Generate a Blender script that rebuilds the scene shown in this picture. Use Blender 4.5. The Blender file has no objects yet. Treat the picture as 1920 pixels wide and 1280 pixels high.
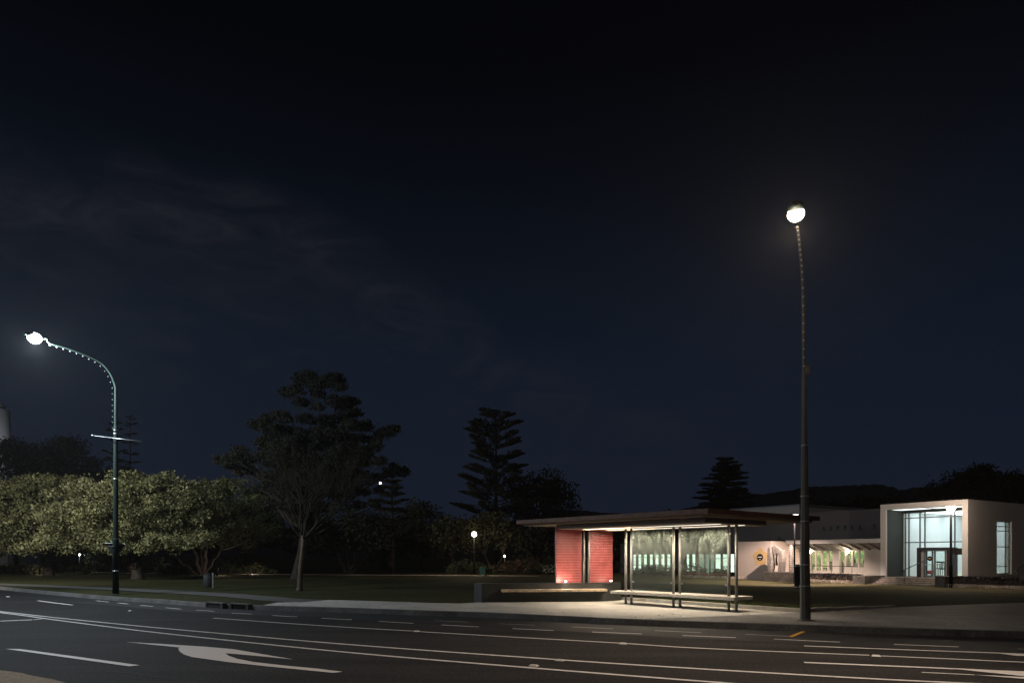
import bpy, math, random
from mathutils import Vector, Matrix
R = math.radians
sc = bpy.context.scene
COL = sc.collection
rng = random.Random(11)
H, F, CX, HY = 1.8, 1280.0, 960.0, 1041.0     # eye height, focal length / principal column / horizon row of the photo

def G(px, py, z=0.0):
    """where the sight line of a photo point meets the level z"""
    Y = F*(H-z)/(py-HY)
    return Vector(((px-CX)/F*Y, Y, z))
def AT(px, py, Y):
    return Vector(((px-CX)/F*Y, Y, H-(py-HY)/F*Y))

# ------------------------------------------------------------------ materials
def nt(name):
    m = bpy.data.materials.new(name); m.use_nodes = True
    t = m.node_tree; t.nodes.clear()
    out = t.nodes.new('ShaderNodeOutputMaterial')
    return m, t, out
def link(t, a, b): t.links.new(a, b)
def rgba(c): return (c[0], c[1], c[2], 1.0)
def noise(t, scale, detail=6, rough=.6, dist=0.0, vec=None):
    n = t.nodes.new('ShaderNodeTexNoise')
    n.inputs['Scale'].default_value = scale; n.inputs['Detail'].default_value = detail
    n.inputs['Roughness'].default_value = rough; n.inputs['Distortion'].default_value = dist
    if vec is None:
        tc = t.nodes.new('ShaderNodeTexCoord'); vec = tc.outputs['Object']
    link(t, vec, n.inputs['Vector'])
    return n
def ramp(t, fac, stops):
    r = t.nodes.new('ShaderNodeValToRGB')
    e = r.color_ramp.elements
    e[0].position, e[0].color = stops[0][0], rgba(stops[0][1])
    e[1].position, e[1].color = stops[-1][0], rgba(stops[-1][1])
    for p, c in stops[1:-1]:
        x = e.new(p); x.color = rgba(c)
    link(t, fac, r.inputs['Fac'])
    return r
def mixc(t, fac, a, b, mode='MIX'):
    m = t.nodes.new('ShaderNodeMix'); m.data_type = 'RGBA'; m.blend_type = mode
    if isinstance(fac, (int, float)): m.inputs['Factor'].default_value = fac
    else: link(t, fac, m.inputs['Factor'])
    for s, v in ((6, a), (7, b)):
        if isinstance(v, tuple): m.inputs[s].default_value = rgba(v)
        else: link(t, v, m.inputs[s])
    return m.outputs[2]
def mth(t, op, a, b=None):
    m = t.nodes.new('ShaderNodeMath'); m.operation = op
    for i, v in enumerate((a, b)):
        if v is None: continue
        if isinstance(v, (int, float)): m.inputs[i].default_value = v
        else: link(t, v, m.inputs[i])
    return m.outputs[0]
def mat(name, col, rough=.7, var=.25, scale=2.5, bump=0.0, bscale=60, metal=0.0, spec=.4, fine=None):
    m, t, out = nt(name)
    p = t.nodes.new('ShaderNodeBsdfPrincipled')
    n = noise(t, scale)
    lo = tuple(c*(1-var) for c in col); hi = tuple(min(1, c*(1+var)) for c in col)
    c = ramp(t, n.outputs['Fac'], [(.3, lo), (.7, hi)]).outputs['Color']
    if fine:
        n2 = noise(t, fine, 3)
        f = ramp(t, n2.outputs['Fac'], [(.35, (.72,)*3), (.65, (1.2,)*3)]).outputs['Color']
        c = mixc(t, 1.0, c, f, 'MULTIPLY')
    link(t, c, p.inputs['Base Color'])
    p.inputs['Roughness'].default_value = rough; p.inputs['Metallic'].default_value = metal
    p.inputs['Specular IOR Level'].default_value = spec
    if bump:
        b = t.nodes.new('ShaderNodeBump'); b.inputs['Strength'].default_value = bump
        b.inputs['Distance'].default_value = .02
        link(t, noise(t, bscale, 4).outputs['Fac'], b.inputs['Height']); link(t, b.outputs['Normal'], p.inputs['Normal'])
    link(t, p.outputs[0], out.inputs[0])
    return m
def emis(name, col, s, var=0.0, scale=2.0):
    m, t, out = nt(name)
    e = t.nodes.new('ShaderNodeEmission'); e.inputs['Strength'].default_value = s
    if var:
        n = noise(t, scale, 5)
        c = ramp(t, n.outputs['Fac'], [(.32, tuple(x*(1-var) for x in col)), (.6, col)]).outputs['Color']
        link(t, c, e.inputs['Color'])
    else:
        e.inputs['Color'].default_value = rgba(col)
    link(t, e.outputs[0], out.inputs[0])
    return m
def leafmat(name, c1, c2, trans=.25, rough=.6):
    m, t, out = nt(name)
    g = t.nodes.new('ShaderNodeNewGeometry')
    c = ramp(t, g.outputs['Random Per Island'], [(0, c1), (1, c2)]).outputs['Color']
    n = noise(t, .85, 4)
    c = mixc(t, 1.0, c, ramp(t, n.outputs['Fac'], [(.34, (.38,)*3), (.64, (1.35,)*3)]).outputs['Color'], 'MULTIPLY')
    p = t.nodes.new('ShaderNodeBsdfPrincipled'); p.inputs['Roughness'].default_value = rough
    p.inputs['Specular IOR Level'].default_value = .35
    link(t, c, p.inputs['Base Color'])
    tr = t.nodes.new('ShaderNodeBsdfTranslucent'); link(t, c, tr.inputs['Color'])
    mx = t.nodes.new('ShaderNodeMixShader'); mx.inputs[0].default_value = trans
    link(t, p.outputs[0], mx.inputs[1]); link(t, tr.outputs[0], mx.inputs[2]); link(t, mx.outputs[0], out.inputs[0])
    return m

M = {}
def asphalt():
    m, t, out = nt('asphalt')
    p = t.nodes.new('ShaderNodeBsdfPrincipled')
    big = noise(t, .22, 5, .6, .6)
    tc = t.nodes.new('ShaderNodeTexCoord')
    mp = t.nodes.new('ShaderNodeMapping'); mp.inputs['Rotation'].default_value = (0, 0, R(27)); mp.inputs['Scale'].default_value = (.1, 1.3, 1)
    link(t, tc.outputs['Object'], mp.inputs['Vector'])
    streak = noise(t, 1.0, 6, .65, .3, mp.outputs['Vector'])
    c = ramp(t, big.outputs['Fac'], [(.3, (.0175, .0164, .0154)), (.7, (.0295, .0275, .026))]).outputs['Color']
    c = mixc(t, 1.0, c, ramp(t, streak.outputs['Fac'], [(.32, (.55,)*3), (.68, (1.4,)*3)]).outputs['Color'], 'MULTIPLY')
    agg = noise(t, 17, 4, .85)
    c = mixc(t, 1.0, c, ramp(t, agg.outputs['Fac'], [(.34, (.35,)*3), (.5, (.85,)*3), (.66, (2.6,)*3)]).outputs['Color'], 'MULTIPLY')
    link(t, c, p.inputs['Base Color']); p.inputs['Roughness'].default_value = .85; p.inputs['Specular IOR Level'].default_value = .14
    b = t.nodes.new('ShaderNodeBump'); b.inputs['Strength'].default_value = .55; b.inputs['Distance'].default_value = .012
    link(t, agg.outputs['Fac'], b.inputs['Height']); link(t, b.outputs['Normal'], p.inputs['Normal'])
    link(t, p.outputs[0], out.inputs[0]); return m
M['asphalt'] = asphalt()
def seal():
    m = mat('gutter_seal', (.0125, .0118, .0118), .7, .3, .6, .5, 60, fine=50); return m
M['seal'] = seal()
def paint(name, col, wear=.335):
    m, t, out = nt(name)
    p = t.nodes.new('ShaderNodeBsdfPrincipled')
    n = noise(t, 16, 8, .82); n2 = noise(t, 1.1, 4)
    f = mth(t, 'ADD', n.outputs['Fac'], mth(t, 'MULTIPLY', mth(t, 'SUBTRACT', n2.outputs['Fac'], .5), .5))
    r = ramp(t, f, [(wear-.09, (.06, .057, .055)), (wear+.05, col)])
    link(t, r.outputs['Color'], p.inputs['Base Color']); p.inputs['Roughness'].default_value = .6
    link(t, p.outputs[0], out.inputs[0]); return m
M['paint'] = paint('road_paint', (.74, .71, .68))
M['paint_worn'] = paint('worn_paint', (.5, .48, .46), .42)
M['paint_yellow'] = paint('yellow_paint', (.72, .36, .05), .34)
def paving(name, col, w, h, ang, mort, var=.2, rough=.75):
    m, t, out = nt(name)
    p = t.nodes.new('ShaderNodeBsdfPrincipled')
    tc = t.nodes.new('ShaderNodeTexCoord'); mp = t.nodes.new('ShaderNodeMapping'); mp.inputs['Rotation'].default_value = (0, 0, ang)
    link(t, tc.outputs['Object'], mp.inputs['Vector'])
    b = t.nodes.new('ShaderNodeTexBrick'); b.offset = .0 if w == h else .5
    b.inputs['Scale'].default_value = 1; b.inputs['Brick Width'].default_value = w; b.inputs['Row Height'].default_value = h
    b.inputs['Mortar Size'].default_value = .006; b.inputs['Mortar Smooth'].default_value = .3
    b.inputs['Color1'].default_value = rgba(tuple(c*(1-var*.5) for c in col)); b.inputs['Color2'].default_value = rgba(tuple(c*(1+var*.5) for c in col))
    b.inputs['Mortar'].default_value = rgba(tuple(c*mort for c in col))
    link(t, mp.outputs['Vector'], b.inputs['Vector'])
    n = noise(t, .9, 7, .65); n2 = noise(t, 35, 3)
    c = mixc(t, 1.0, b.outputs['Color'], ramp(t, n.outputs['Fac'], [(.3, (.78,)*3), (.7, (1.12,)*3)]).outputs['Color'], 'MULTIPLY')
    c = mixc(t, 1.0, c, ramp(t, n2.outputs['Fac'], [(.3, (.85,)*3), (.7, (1.1,)*3)]).outputs['Color'], 'MULTIPLY')
    link(t, c, p.inputs['Base Color']); p.inputs['Roughness'].default_value = rough
    link(t, p.outputs[0], out.inputs[0]); return m
M['concrete_pale'] = paving('pale_concrete', (.46, .43, .385), 1.25, 1.25, R(51), .62, .1)
M['paver'] = paving('grey_pavers', (.2, .183, .172), .9, .45, R(20), .55, .3)
M['path'] = mat('path_concrete', (.075, .072, .068), .8, .25, .8, fine=30)
M['park_path'] = mat('park_path', (.38, .3, .26), .8, .2, .5)
M['kerb'] = mat('kerb_concrete', (.095, .092, .088), .8, .4, 1.4, .3, 40, fine=14)
M['edging'] = mat('edging_concrete', (.34, .32, .29), .8, .25, 2.2, .2, 40)
def grass():
    m, t, out = nt('grass')
    p = t.nodes.new('ShaderNodeBsdfPrincipled')
    n1 = noise(t, .16, 5, .6, .5); n2 = noise(t, 9, 4, .7); n3 = noise(t, 70, 2)
    c = ramp(t, n1.outputs['Fac'], [(.3, (.028, .033, .013)), (.7, (.06, .057, .025))]).outputs['Color']
    c = mixc(t, 1.0, c, ramp(t, n2.outputs['Fac'], [(.3, (.6,)*3), (.7, (1.35,)*3)]).outputs['Color'], 'MULTIPLY')
    c = mixc(t, 1.0, c, ramp(t, n3.outputs['Fac'], [(.3, (.5,)*3), (.7, (1.5,)*3)]).outputs['Color'], 'MULTIPLY')
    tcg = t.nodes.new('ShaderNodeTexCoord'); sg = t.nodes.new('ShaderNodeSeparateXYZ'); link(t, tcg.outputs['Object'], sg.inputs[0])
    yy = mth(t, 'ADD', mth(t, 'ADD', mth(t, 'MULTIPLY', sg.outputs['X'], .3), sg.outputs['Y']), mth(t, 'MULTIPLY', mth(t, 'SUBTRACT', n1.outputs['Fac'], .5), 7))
    lit_strip = ramp(t, mth(t, 'MULTIPLY', yy, .02), [(.69, (0,)*3), (.79, (1,)*3)]).outputs['Color']
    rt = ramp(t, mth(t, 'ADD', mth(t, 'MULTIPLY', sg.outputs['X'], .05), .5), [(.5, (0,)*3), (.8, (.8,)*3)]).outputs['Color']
    c = mixc(t, mth(t, 'MULTIPLY', lit_strip, rt), c, mixc(t, 1.0, (.2, .175, .09), ramp(t, n2.outputs['Fac'], [(.3, (.6,)*3), (.7, (1.2,)*3)]).outputs['Color'], 'MULTIPLY'))  # lamplight on the lawn by the building, painted in as paler grass
    link(t, c, p.inputs['Base Color']); p.inputs['Roughness'].default_value = .9; p.inputs['Specular IOR Level'].default_value = .1
    b = t.nodes.new('ShaderNodeBump'); b.inputs['Strength'].default_value = .8; b.inputs['Distance'].default_value = .05
    link(t, n3.outputs['Fac'], b.inputs['Height']); link(t, b.outputs['Normal'], p.inputs['Normal'])
    link(t, p.outputs[0], out.inputs[0]); return m
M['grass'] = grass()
M['blade'] = leafmat('grass_blade', (.05, .075, .02), (.11, .13, .045), .3)
M['hill'] = mat('hill', (.05, .06, .085), .95, .3, .004, spec=0)
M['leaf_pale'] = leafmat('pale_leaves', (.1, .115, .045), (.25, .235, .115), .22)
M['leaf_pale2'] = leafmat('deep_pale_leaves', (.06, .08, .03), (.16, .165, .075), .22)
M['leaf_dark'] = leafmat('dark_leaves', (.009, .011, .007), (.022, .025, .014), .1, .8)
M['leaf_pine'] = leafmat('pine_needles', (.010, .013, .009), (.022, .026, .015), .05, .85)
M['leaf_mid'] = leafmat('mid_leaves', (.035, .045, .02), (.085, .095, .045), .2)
M['leaf_rust'] = leafmat('rusty_leaves', (.07, .045, .03), (.16, .1, .06), .2)
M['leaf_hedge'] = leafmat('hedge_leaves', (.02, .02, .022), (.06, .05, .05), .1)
M['litter_leaf'] = leafmat('litter_leaf', (.04, .025, .015), (.12, .08, .05), .1)
M['flower_white'] = leafmat('white_petals', (.65, .55, .46), (.8, .72, .62), .2)
M['flower_red'] = leafmat('red_petals', (.2, .03, .03), (.35, .08, .06), .2)
M['bark'] = mat('bark', (.036, .03, .025), .9, .45, 3.5, .8, 18, spec=.1, fine=12)
M['bark_pale'] = mat('pale_bark', (.1, .08, .066), .9, .35, 3, .6, 20, spec=.1, fine=14)
M['bark_grey'] = mat('grey_bark', (.105, .082, .06), .9, .4, 2, .6, 20, spec=.1, fine=14)
M['twig'] = mat('twig', (.034, .029, .022), .9, .3, 2, spec=.1)
M['timber'] = mat('roof_timber', (.105, .048, .027), .65, .35, 1.6, .25, 30, fine=9)
M['timber_dark'] = mat('dark_timber', (.06, .035, .026), .65, .3, 2, fine=9)
M['soffit'] = mat('soffit_lining', (.36, .28, .215), .7, .1, 2)
M['seat_timber'] = mat('seat_slats', (.5, .38, .27), .6, .22, 5, fine=20)
M['bench'] = mat('bench_slab', (.46, .42, .37), .65, .16, 3, fine=30)
M['post'] = mat('galvanised_post', (.3, .3, .275), .45, .1, 2, metal=.25)
M['black_wall'] = mat('black_stone', (.036, .036, .034), .55, .3, 1.5, .15, 30, fine=20)
M['tile'] = mat('red_tile', (.35, .062, .06), .42, .3, 5, spec=.5)
M['grout'] = mat('tile_grout', (.55, .3, .28), .8, .1, 8)
M['pole'] = mat('green_pole', (.02, .034, .029), .6, .2, 1.5, spec=.15)
M['pole_grey'] = mat('grey_pole', (.085, .082, .072), .5, .2, 1.5, spec=.25)
M['steel'] = mat('bare_steel', (.55, .56, .56), .35, .1, 3, metal=.8)
M['post_black'] = mat('lamp_post_black', (.007, .007, .008), .9, .2, 3, spec=.02)
M['dark_metal'] = mat('dark_metal', (.03, .032, .034), .45, .2, 3, metal=.4)
M['sign_back'] = mat('sign_back', (.022, .024, .025), .5, .3, 3)
M['sign_rim'] = mat('sign_rim', (.5, .5, .52), .4, .1, 3, metal=.5)
M['bin_metal'] = mat('bin_metal', (.024, .026, .028), .7, .2, 3)
M['bin_green'] = mat('bin_green', (.05, .13, .1), .5, .2, 3)
M['canopy_grey'] = mat('canopy_lining', (.26, .24, .225), .8, .1, 1)
M['cafe_render'] = mat('cafe_render', (.4, .375, .345), .8, .1, .8)
M['render_pink'] = mat('pale_render', (.62, .52, .47), .8, .06, .8, .1, 50)
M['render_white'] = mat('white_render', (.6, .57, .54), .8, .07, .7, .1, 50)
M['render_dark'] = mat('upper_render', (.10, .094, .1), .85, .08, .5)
M['render_green'] = mat('green_panel', (.034, .043, .041), .7, .1, .8)
M['roofing'] = mat('roofing', (.3, .33, .38), .6, .1, .5)
M['interior'] = mat('interior_white', (.76, .80, .83), .7, .04, 1)
M['interior_cream'] = mat('interior_cream', (.78, .7, .52), .7, .08, 1)
M['frame'] = mat('window_frame', (.2, .22, .22), .5, .1, 3, metal=.3)
M['frame_dark'] = mat('portal_frame', (.035, .03, .032), .5, .2, 3)
M['frame_pale'] = mat('pale_frame', (.5, .45, .41), .6, .1, 3)
M['step'] = mat('step_concrete', (.26, .215, .185), .8, .35, 2.2, .2, 30, fine=9)
M['stone'] = mat('sculpture_stone', (.21, .185, .17), .8, .35, 2.4, .6, 14, fine=8)
M['plinth'] = mat('plinth_concrete', (.115, .1, .09), .85, .55, 1.4, .2, 20, fine=7)
M['tan'] = mat('tan_paint', (.62, .42, .2), .8, .12, 2)
M['black_paint'] = mat('black_paint', (.012, .012, .012), .5, .2, 3)
M['white_paint'] = mat('white_paint', (.85, .85, .83), .5, .05, 3)
M['letter'] = mat('letter_metal', (.02, .02, .022), .5, .2, 3)
M['red_fabric'] = mat('red_fabric', (.42, .05, .06), .8, .15, 5)
M['chair_metal'] = mat('chair_metal', (.04, .045, .05), .5, .2, 3)
M['tower'] = mat('tower_render', (.55, .57, .6), .8, .06, .3)
M['tower_cap'] = mat('tower_cap', (.2, .21, .2), .8, .1, .3)
M['black_hole'] = mat('inlet_dark', (.01, .01, .01), .9, .2, 3)
M['mulch'] = mat('mulch', (.12, .08, .065), .95, .4, 2, .6, 20, fine=14)
M['aggregate'] = mat('exposed_aggregate', (.36, .3, .2), .85, .5, 30, .5, 40, fine=40)
M['marker'] = mat('road_stud', (.75, .73, .68), .4, .1, 9)
# emitters
M['lamp_cool'] = emis('cool_lamp_glass', (.9, .97, 1), 30)
M['lamp_warm'] = emis('warm_lamp_glass', (1, .84, .66), 60)
def diffuser(name, col, e):
    m, t, out = nt(name)
    em = t.nodes.new('ShaderNodeEmission'); em.inputs['Color'].default_value = rgba(col); em.inputs['Strength'].default_value = e
    tr = t.nodes.new('ShaderNodeBsdfTransparent'); tr.inputs['Color'].default_value = (.8,.8,.8,1)
    ad = t.nodes.new('ShaderNodeAddShader'); link(t, em.outputs[0], ad.inputs[0]); link(t, tr.outputs[0], ad.inputs[1]); link(t, ad.outputs[0], out.inputs[0]); return m
M['lamp_cone'] = diffuser('cone_lamp_glass', (1, .84, .66), 12)
M['lamp_disc'] = diffuser('disc_lamp_glass', (1, .84, .68), 5)
M['lamp_globe'] = diffuser('globe_lamp_glass', (1, .82, .6), 14)
M['lamp_park'] = emis('park_lamp_glass', (1, .82, .6), 40)
M['bulb_dim'] = mat('dim_bulb', (.09, .09, .09), .4, .02, 3)
M['bulb'] = mat('frosted_bulb', (.4, .4, .39), .3, .02, 3)
M['strip'] = emis('light_strip', (1, .86, .66), 130)
M['strip_trim'] = emis('strip_trim', (1, .88, .72), 2.2)
M['uplight'] = emis('uplight_glass', (1, .84, .66), 30)
M['lobby_light'] = emis('lobby_light', (.9, .985, 1), 5.2)
M['recess_light'] = emis('recess_light', (.88, 1, .97), 1.5)
M['cafe_light'] = emis('cafe_light', (1, .96, .82), 9.0)
M['pane_green'] = emis('lit_pane', (.78, 1, .84), 2.1, .4, 1.3)
M['pane_dim'] = emis('dim_pane', (.4, .6, .5), .7, .7, 1.6)
def wallart():
    m, t, out = nt('green_wall_art')
    p = t.nodes.new('ShaderNodeBsdfPrincipled')
    n = noise(t, 1.3, 6, .65, 1.2); n2 = noise(t, 6, 5, .7, .5)
    c = ramp(t, n.outputs['Fac'], [(.36, (.14, .36, .14)), (.5, (.3, .5, .22)), (.58, (.82, .76, .5)), (.72, (.16, .38, .2))]).outputs['Color']
    c = mixc(t, 1.0, c, ramp(t, n2.outputs['Fac'], [(.35, (.5,)*3), (.65, (1.2,)*3)]).outputs['Color'], 'MULTIPLY')
    link(t, c, p.inputs['Base Color']); link(t, p.outputs[0], out.inputs[0]); return m
M['wall_art'] = wallart()
def glass(name, tint, etched=False, refl=1.0):
    m, t, out = nt(name)
    tr = t.nodes.new('ShaderNodeBsdfTransparent'); tr.inputs['Color'].default_value = rgba(tint)
    gl = t.nodes.new('ShaderNodeBsdfGlossy'); gl.inputs['Roughness'].default_value = .03
    fr = t.nodes.new('ShaderNodeFresnel'); fr.inputs['IOR'].default_value = 1.45
    mx = t.nodes.new('ShaderNodeMixShader'); link(t, mth(t, 'MULTIPLY', fr.outputs[0], refl), mx.inputs[0])
    link(t, tr.outputs[0], mx.inputs[1]); link(t, gl.outputs[0], mx.inputs[2])
    last = mx.outputs[0]
    if etched:
        df = t.nodes.new('ShaderNodeBsdfDiffuse'); df.inputs['Color'].default_value = (.62, .68, .6, 1)
        tl = t.nodes.new('ShaderNodeBsdfTranslucent'); tl.inputs['Color'].default_value = (.62, .68, .6, 1)
        ad = t.nodes.new('ShaderNodeMixShader'); ad.inputs[0].default_value = .5
        link(t, df.outputs[0], ad.inputs[1]); link(t, tl.outputs[0], ad.inputs[2])
        tc = t.nodes.new('ShaderNodeTexCoord')
        mp = t.nodes.new('ShaderNodeMapping'); mp.inputs['Scale'].default_value = (1.0, 1.0, .55)
        link(t, tc.outputs['Object'], mp.inputs['Vector'])
        n1 = noise(t, 1.6, 4, .55, 2.2, mp.outputs['Vector']); n2 = noise(t, 9, 6, .7, 3.0, mp.outputs['Vector'])
        s = t.nodes.new('ShaderNodeSeparateXYZ'); link(t, tc.outputs['Object'], s.inputs[0])
        up = ramp(t, mth(t, 'MULTIPLY', s.outputs['Z'], .4), [(.42, (.12,)*3), (.62, (.75,)*3), (1.0, (1,)*3)]).outputs['Color']
        a = ramp(t, n1.outputs['Fac'], [(.36, (.0,)*3), (.66, (1,)*3)]).outputs['Color']
        b = ramp(t, n2.outputs['Fac'], [(.36, (.05,)*3), (.68, (1,)*3)]).outputs['Color']
        f = mixc(t, 1.0, mixc(t, 1.0, a, b, 'MULTIPLY'), up, 'MULTIPLY')
        f = mth(t, 'ADD', mth(t, 'MULTIPLY', f, .75), .035)
        m2 = t.nodes.new('ShaderNodeMixShader'); link(t, f, m2.inputs[0])
        link(t, last, m2.inputs[1]); link(t, ad.outputs[0], m2.inputs[2]); last = m2.outputs[0]
    link(t, last, out.inputs[0]); return m
M['glass'] = glass('shelter_glass', (.86, .9, .87), True)
M['glass_clear'] = glass('clear_glass', (.93, .97, .96), False, .6)

# ------------------------------------------------------------------ mesh building
ORG = {}
class MB:
    def __init__(s): s.v = []; s.f = []
    def add(s, vs, fs):
        b = len(s.v); s.v.extend([tuple(x) for x in vs]); s.f.extend([tuple(i+b for i in f) for f in fs])
    def hexa(s, p):      # 8 points: bottom 4 ccw, top 4 ccw
        s.add(p, [(3,2,1,0), (4,5,6,7), (0,1,5,4), (1,2,6,5), (2,3,7,6), (3,0,4,7)])
    def box(s, x0, x1, y0, y1, z0, z1):
        s.hexa([(x0,y0,z0),(x1,y0,z0),(x1,y1,z0),(x0,y1,z0),(x0,y0,z1),(x1,y0,z1),(x1,y1,z1),(x0,y1,z1)])
    def obox(s, o, e1, a0, a1, e2, b0, b1, z0, z1):   # box on two ground axes
        p = []
        for z in (z0, z1):
            for a, b in ((a0,b0),(a1,b0),(a1,b1),(a0,b1)):
                p.append((o[0]+e1[0]*a+e2[0]*b, o[1]+e1[1]*a+e2[1]*b, z))
        s.hexa(p)
    def prism(s, poly, z0, z1):
        n = len(poly)
        vs = [(p[0],p[1],z0) for p in poly]+[(p[0],p[1],z1) for p in poly]
        fs = [tuple(range(n-1,-1,-1)), tuple(range(n,2*n))]+[(i,(i+1)%n,(i+1)%n+n,i+n) for i in range(n)]
        s.add(vs, fs)
    def poly(s, pts): s.add(pts, [tuple(range(len(pts)))])
    def tube(s, pts, rad, n=8, cap=True, rot=0.0):
        pts = [Vector(p) for p in pts]; k = len(pts)
        if not hasattr(rad, '__len__'): rad = [rad]*k
        vs = []; up = None
        for i, p in enumerate(pts):
            d = (pts[min(i+1,k-1)]-pts[max(i-1,0)])
            d = d.normalized() if d.length > 1e-9 else Vector((0,0,1))
            if up is None: up = d.orthogonal() if abs(d.z) < .95 else Vector((1,0,0))
            a = (up-d*up.dot(d))
            a = a.normalized() if a.length > 1e-6 else d.orthogonal().normalized()
            up = a; b = d.cross(a)
            for j in range(n):
                t = 2*math.pi*j/n+rot
                vs.append(p+(a*math.cos(t)+b*math.sin(t))*rad[i])
        fs = [(i*n+j, i*n+(j+1)%n, (i+1)*n+(j+1)%n, (i+1)*n+j) for i in range(k-1) for j in range(n)]
        if cap: fs += [tuple(range(n-1,-1,-1)), tuple(range((k-1)*n, k*n))]
        s.add(vs, fs)
    def lathe(s, c, prof, n=16):   # (r, z) rings
        vs = []; fs = []
        for r, z in prof:
            for j in range(n):
                t = 2*math.pi*j/n; vs.append((c[0]+r*math.cos(t), c[1]+r*math.sin(t), c[2]+z))
        k = len(prof)
        fs = [(i*n+j, i*n+(j+1)%n, (i+1)*n+(j+1)%n, (i+1)*n+j) for i in range(k-1) for j in range(n)]
        fs += [tuple(range(n-1,-1,-1)), tuple(range((k-1)*n, k*n))]
        s.add(vs, fs)
    def sphere(s, c, r, n=10, sq=(1,1,1)):
        prof = []
        k = max(4, n//2)
        vs = []; 
        for i in range(k+1):
            a = math.pi*i/k
            for j in range(n):
                t = 2*math.pi*j/n
                vs.append((c[0]+r*sq[0]*math.sin(a)*math.cos(t), c[1]+r*sq[1]*math.sin(a)*math.sin(t), c[2]+r*sq[2]*math.cos(a)))
        s.add(vs, [(i*n+j, (i+1)*n+j, (i+1)*n+(j+1)%n, i*n+(j+1)%n) for i in range(k) for j in range(n)])
    def leaf(s, p, d, w, l, nrm):
        a = d*l*.5; b = d.cross(nrm)
        b = (b.normalized() if b.length > 1e-6 else d.orthogonal().normalized())*w*.5
        i = len(s.v)
        s.v += [tuple(p-a), tuple(p+b), tuple(p+a), tuple(p-b)]
        s.f.append((i, i+1, i+2, i+3))
    def build(s, name, m, parent=None, smooth=False, local=False):
        me = bpy.data.meshes.new(name)
        org = Vector((0,0,0))
        if parent is not None and not local: org = ORG.get(parent.name, org)
        vs = [(v[0]-org[0], v[1]-org[1], v[2]-org[2]) for v in s.v] if org.length > 0 else s.v
        me.from_pydata(vs, [], s.f)
        if smooth: me.polygons.foreach_set('use_smooth', [True]*len(me.polygons))
        me.materials.append(m if not isinstance(m, str) else M[m]); me.update()
        o = bpy.data.objects.new(name, me); COL.objects.link(o)
        if parent is not None:
            o.parent = parent; ORG[o.name] = ORG.get(parent.name, Vector((0,0,0)))
        return o
def bevel(o, w=.01, seg=2):
    b = o.modifiers.new('Bevel', 'BEVEL'); b.width = w; b.segments = seg; b.limit_method = 'ANGLE'; b.angle_limit = R(40)
def tag(o, label=None, cat=None, group=None, kind=None):
    if label: o['label'] = label
    if cat: o['category'] = cat
    if group: o['group'] = group
    if kind: o['kind'] = kind
    return o
def thing(name, label, cat, loc, group=None, rz=0.0):
    o = bpy.data.objects.new(name, None); COL.objects.link(o)
    o.location = loc; o.rotation_euler = (0,0,rz); o.empty_display_size = .2
    ORG[o.name] = Vector(loc)
    return tag(o, label, cat, group)
def struct(name, mb, m):
    o = mb.build(name, m); o['kind'] = 'structure'; return o
def copytree(src, loc, label, rz=0.0, group=None):
    r = src.copy(); COL.objects.link(r); r.location = loc; r.rotation_euler = (0,0,rz); r['label'] = label
    if group: r['group'] = group
    for ch in list(src.children):
        c = ch.copy(); COL.objects.link(c); c.parent = r
        for g in list(ch.children):
            d = g.copy(); COL.objects.link(d); d.parent = c
    return r
def lamp(name, loc, power, col, radius=.1, parent=None, kind='POINT', spot=None, aim=None):
    l = bpy.data.lights.new(name, kind); l.energy = power; l.color = col; l.shadow_soft_size = radius
    if kind == 'SPOT': l.spot_size = spot[0]; l.spot_blend = spot[1]
    o = bpy.data.objects.new(name, l); COL.objects.link(o)
    org = Vector((0,0,0))
    if parent is not None: o.parent = parent; org = ORG.get(parent.name, org)
    o.location = Vector(loc)-org
    if aim is not None: o.rotation_euler = (Vector(aim)-Vector(loc)).to_track_quat('-Z', 'Y').to_euler()
    return o
def smooth_line(pts, sub=8):
    P = [Vector(p) for p in pts]; out = []
    for i in range(len(P)-1):
        p0 = P[max(i-1,0)]; p1 = P[i]; p2 = P[i+1]; p3 = P[min(i+2,len(P)-1)]
        for k in range(sub):
            t = k/sub
            out.append(.5*((2*p1)+(p2-p0)*t+(2*p0-5*p1+4*p2-p3)*t*t+(3*p1-p0-3*p2+p3)*t**3))
    out.append(P[-1]); return out
def ribbon(mb, pts, w, z):
    L = [];
    for i, p in enumerate(pts):
        d = pts[min(i+1,len(pts)-1)]-pts[max(i-1,0)]; d.z = 0; d.normalize()
        nrm = Vector((-d.y, d.x, 0))*w*.5
        L.append((p+nrm, p-nrm))
    vs = []
    for a, b in L: vs += [(a.x,a.y,z), (b.x,b.y,z)]
    mb.add(vs, [(2*i, 2*i+1, 2*i+3, 2*i+2) for i in range(len(L)-1)])

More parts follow.
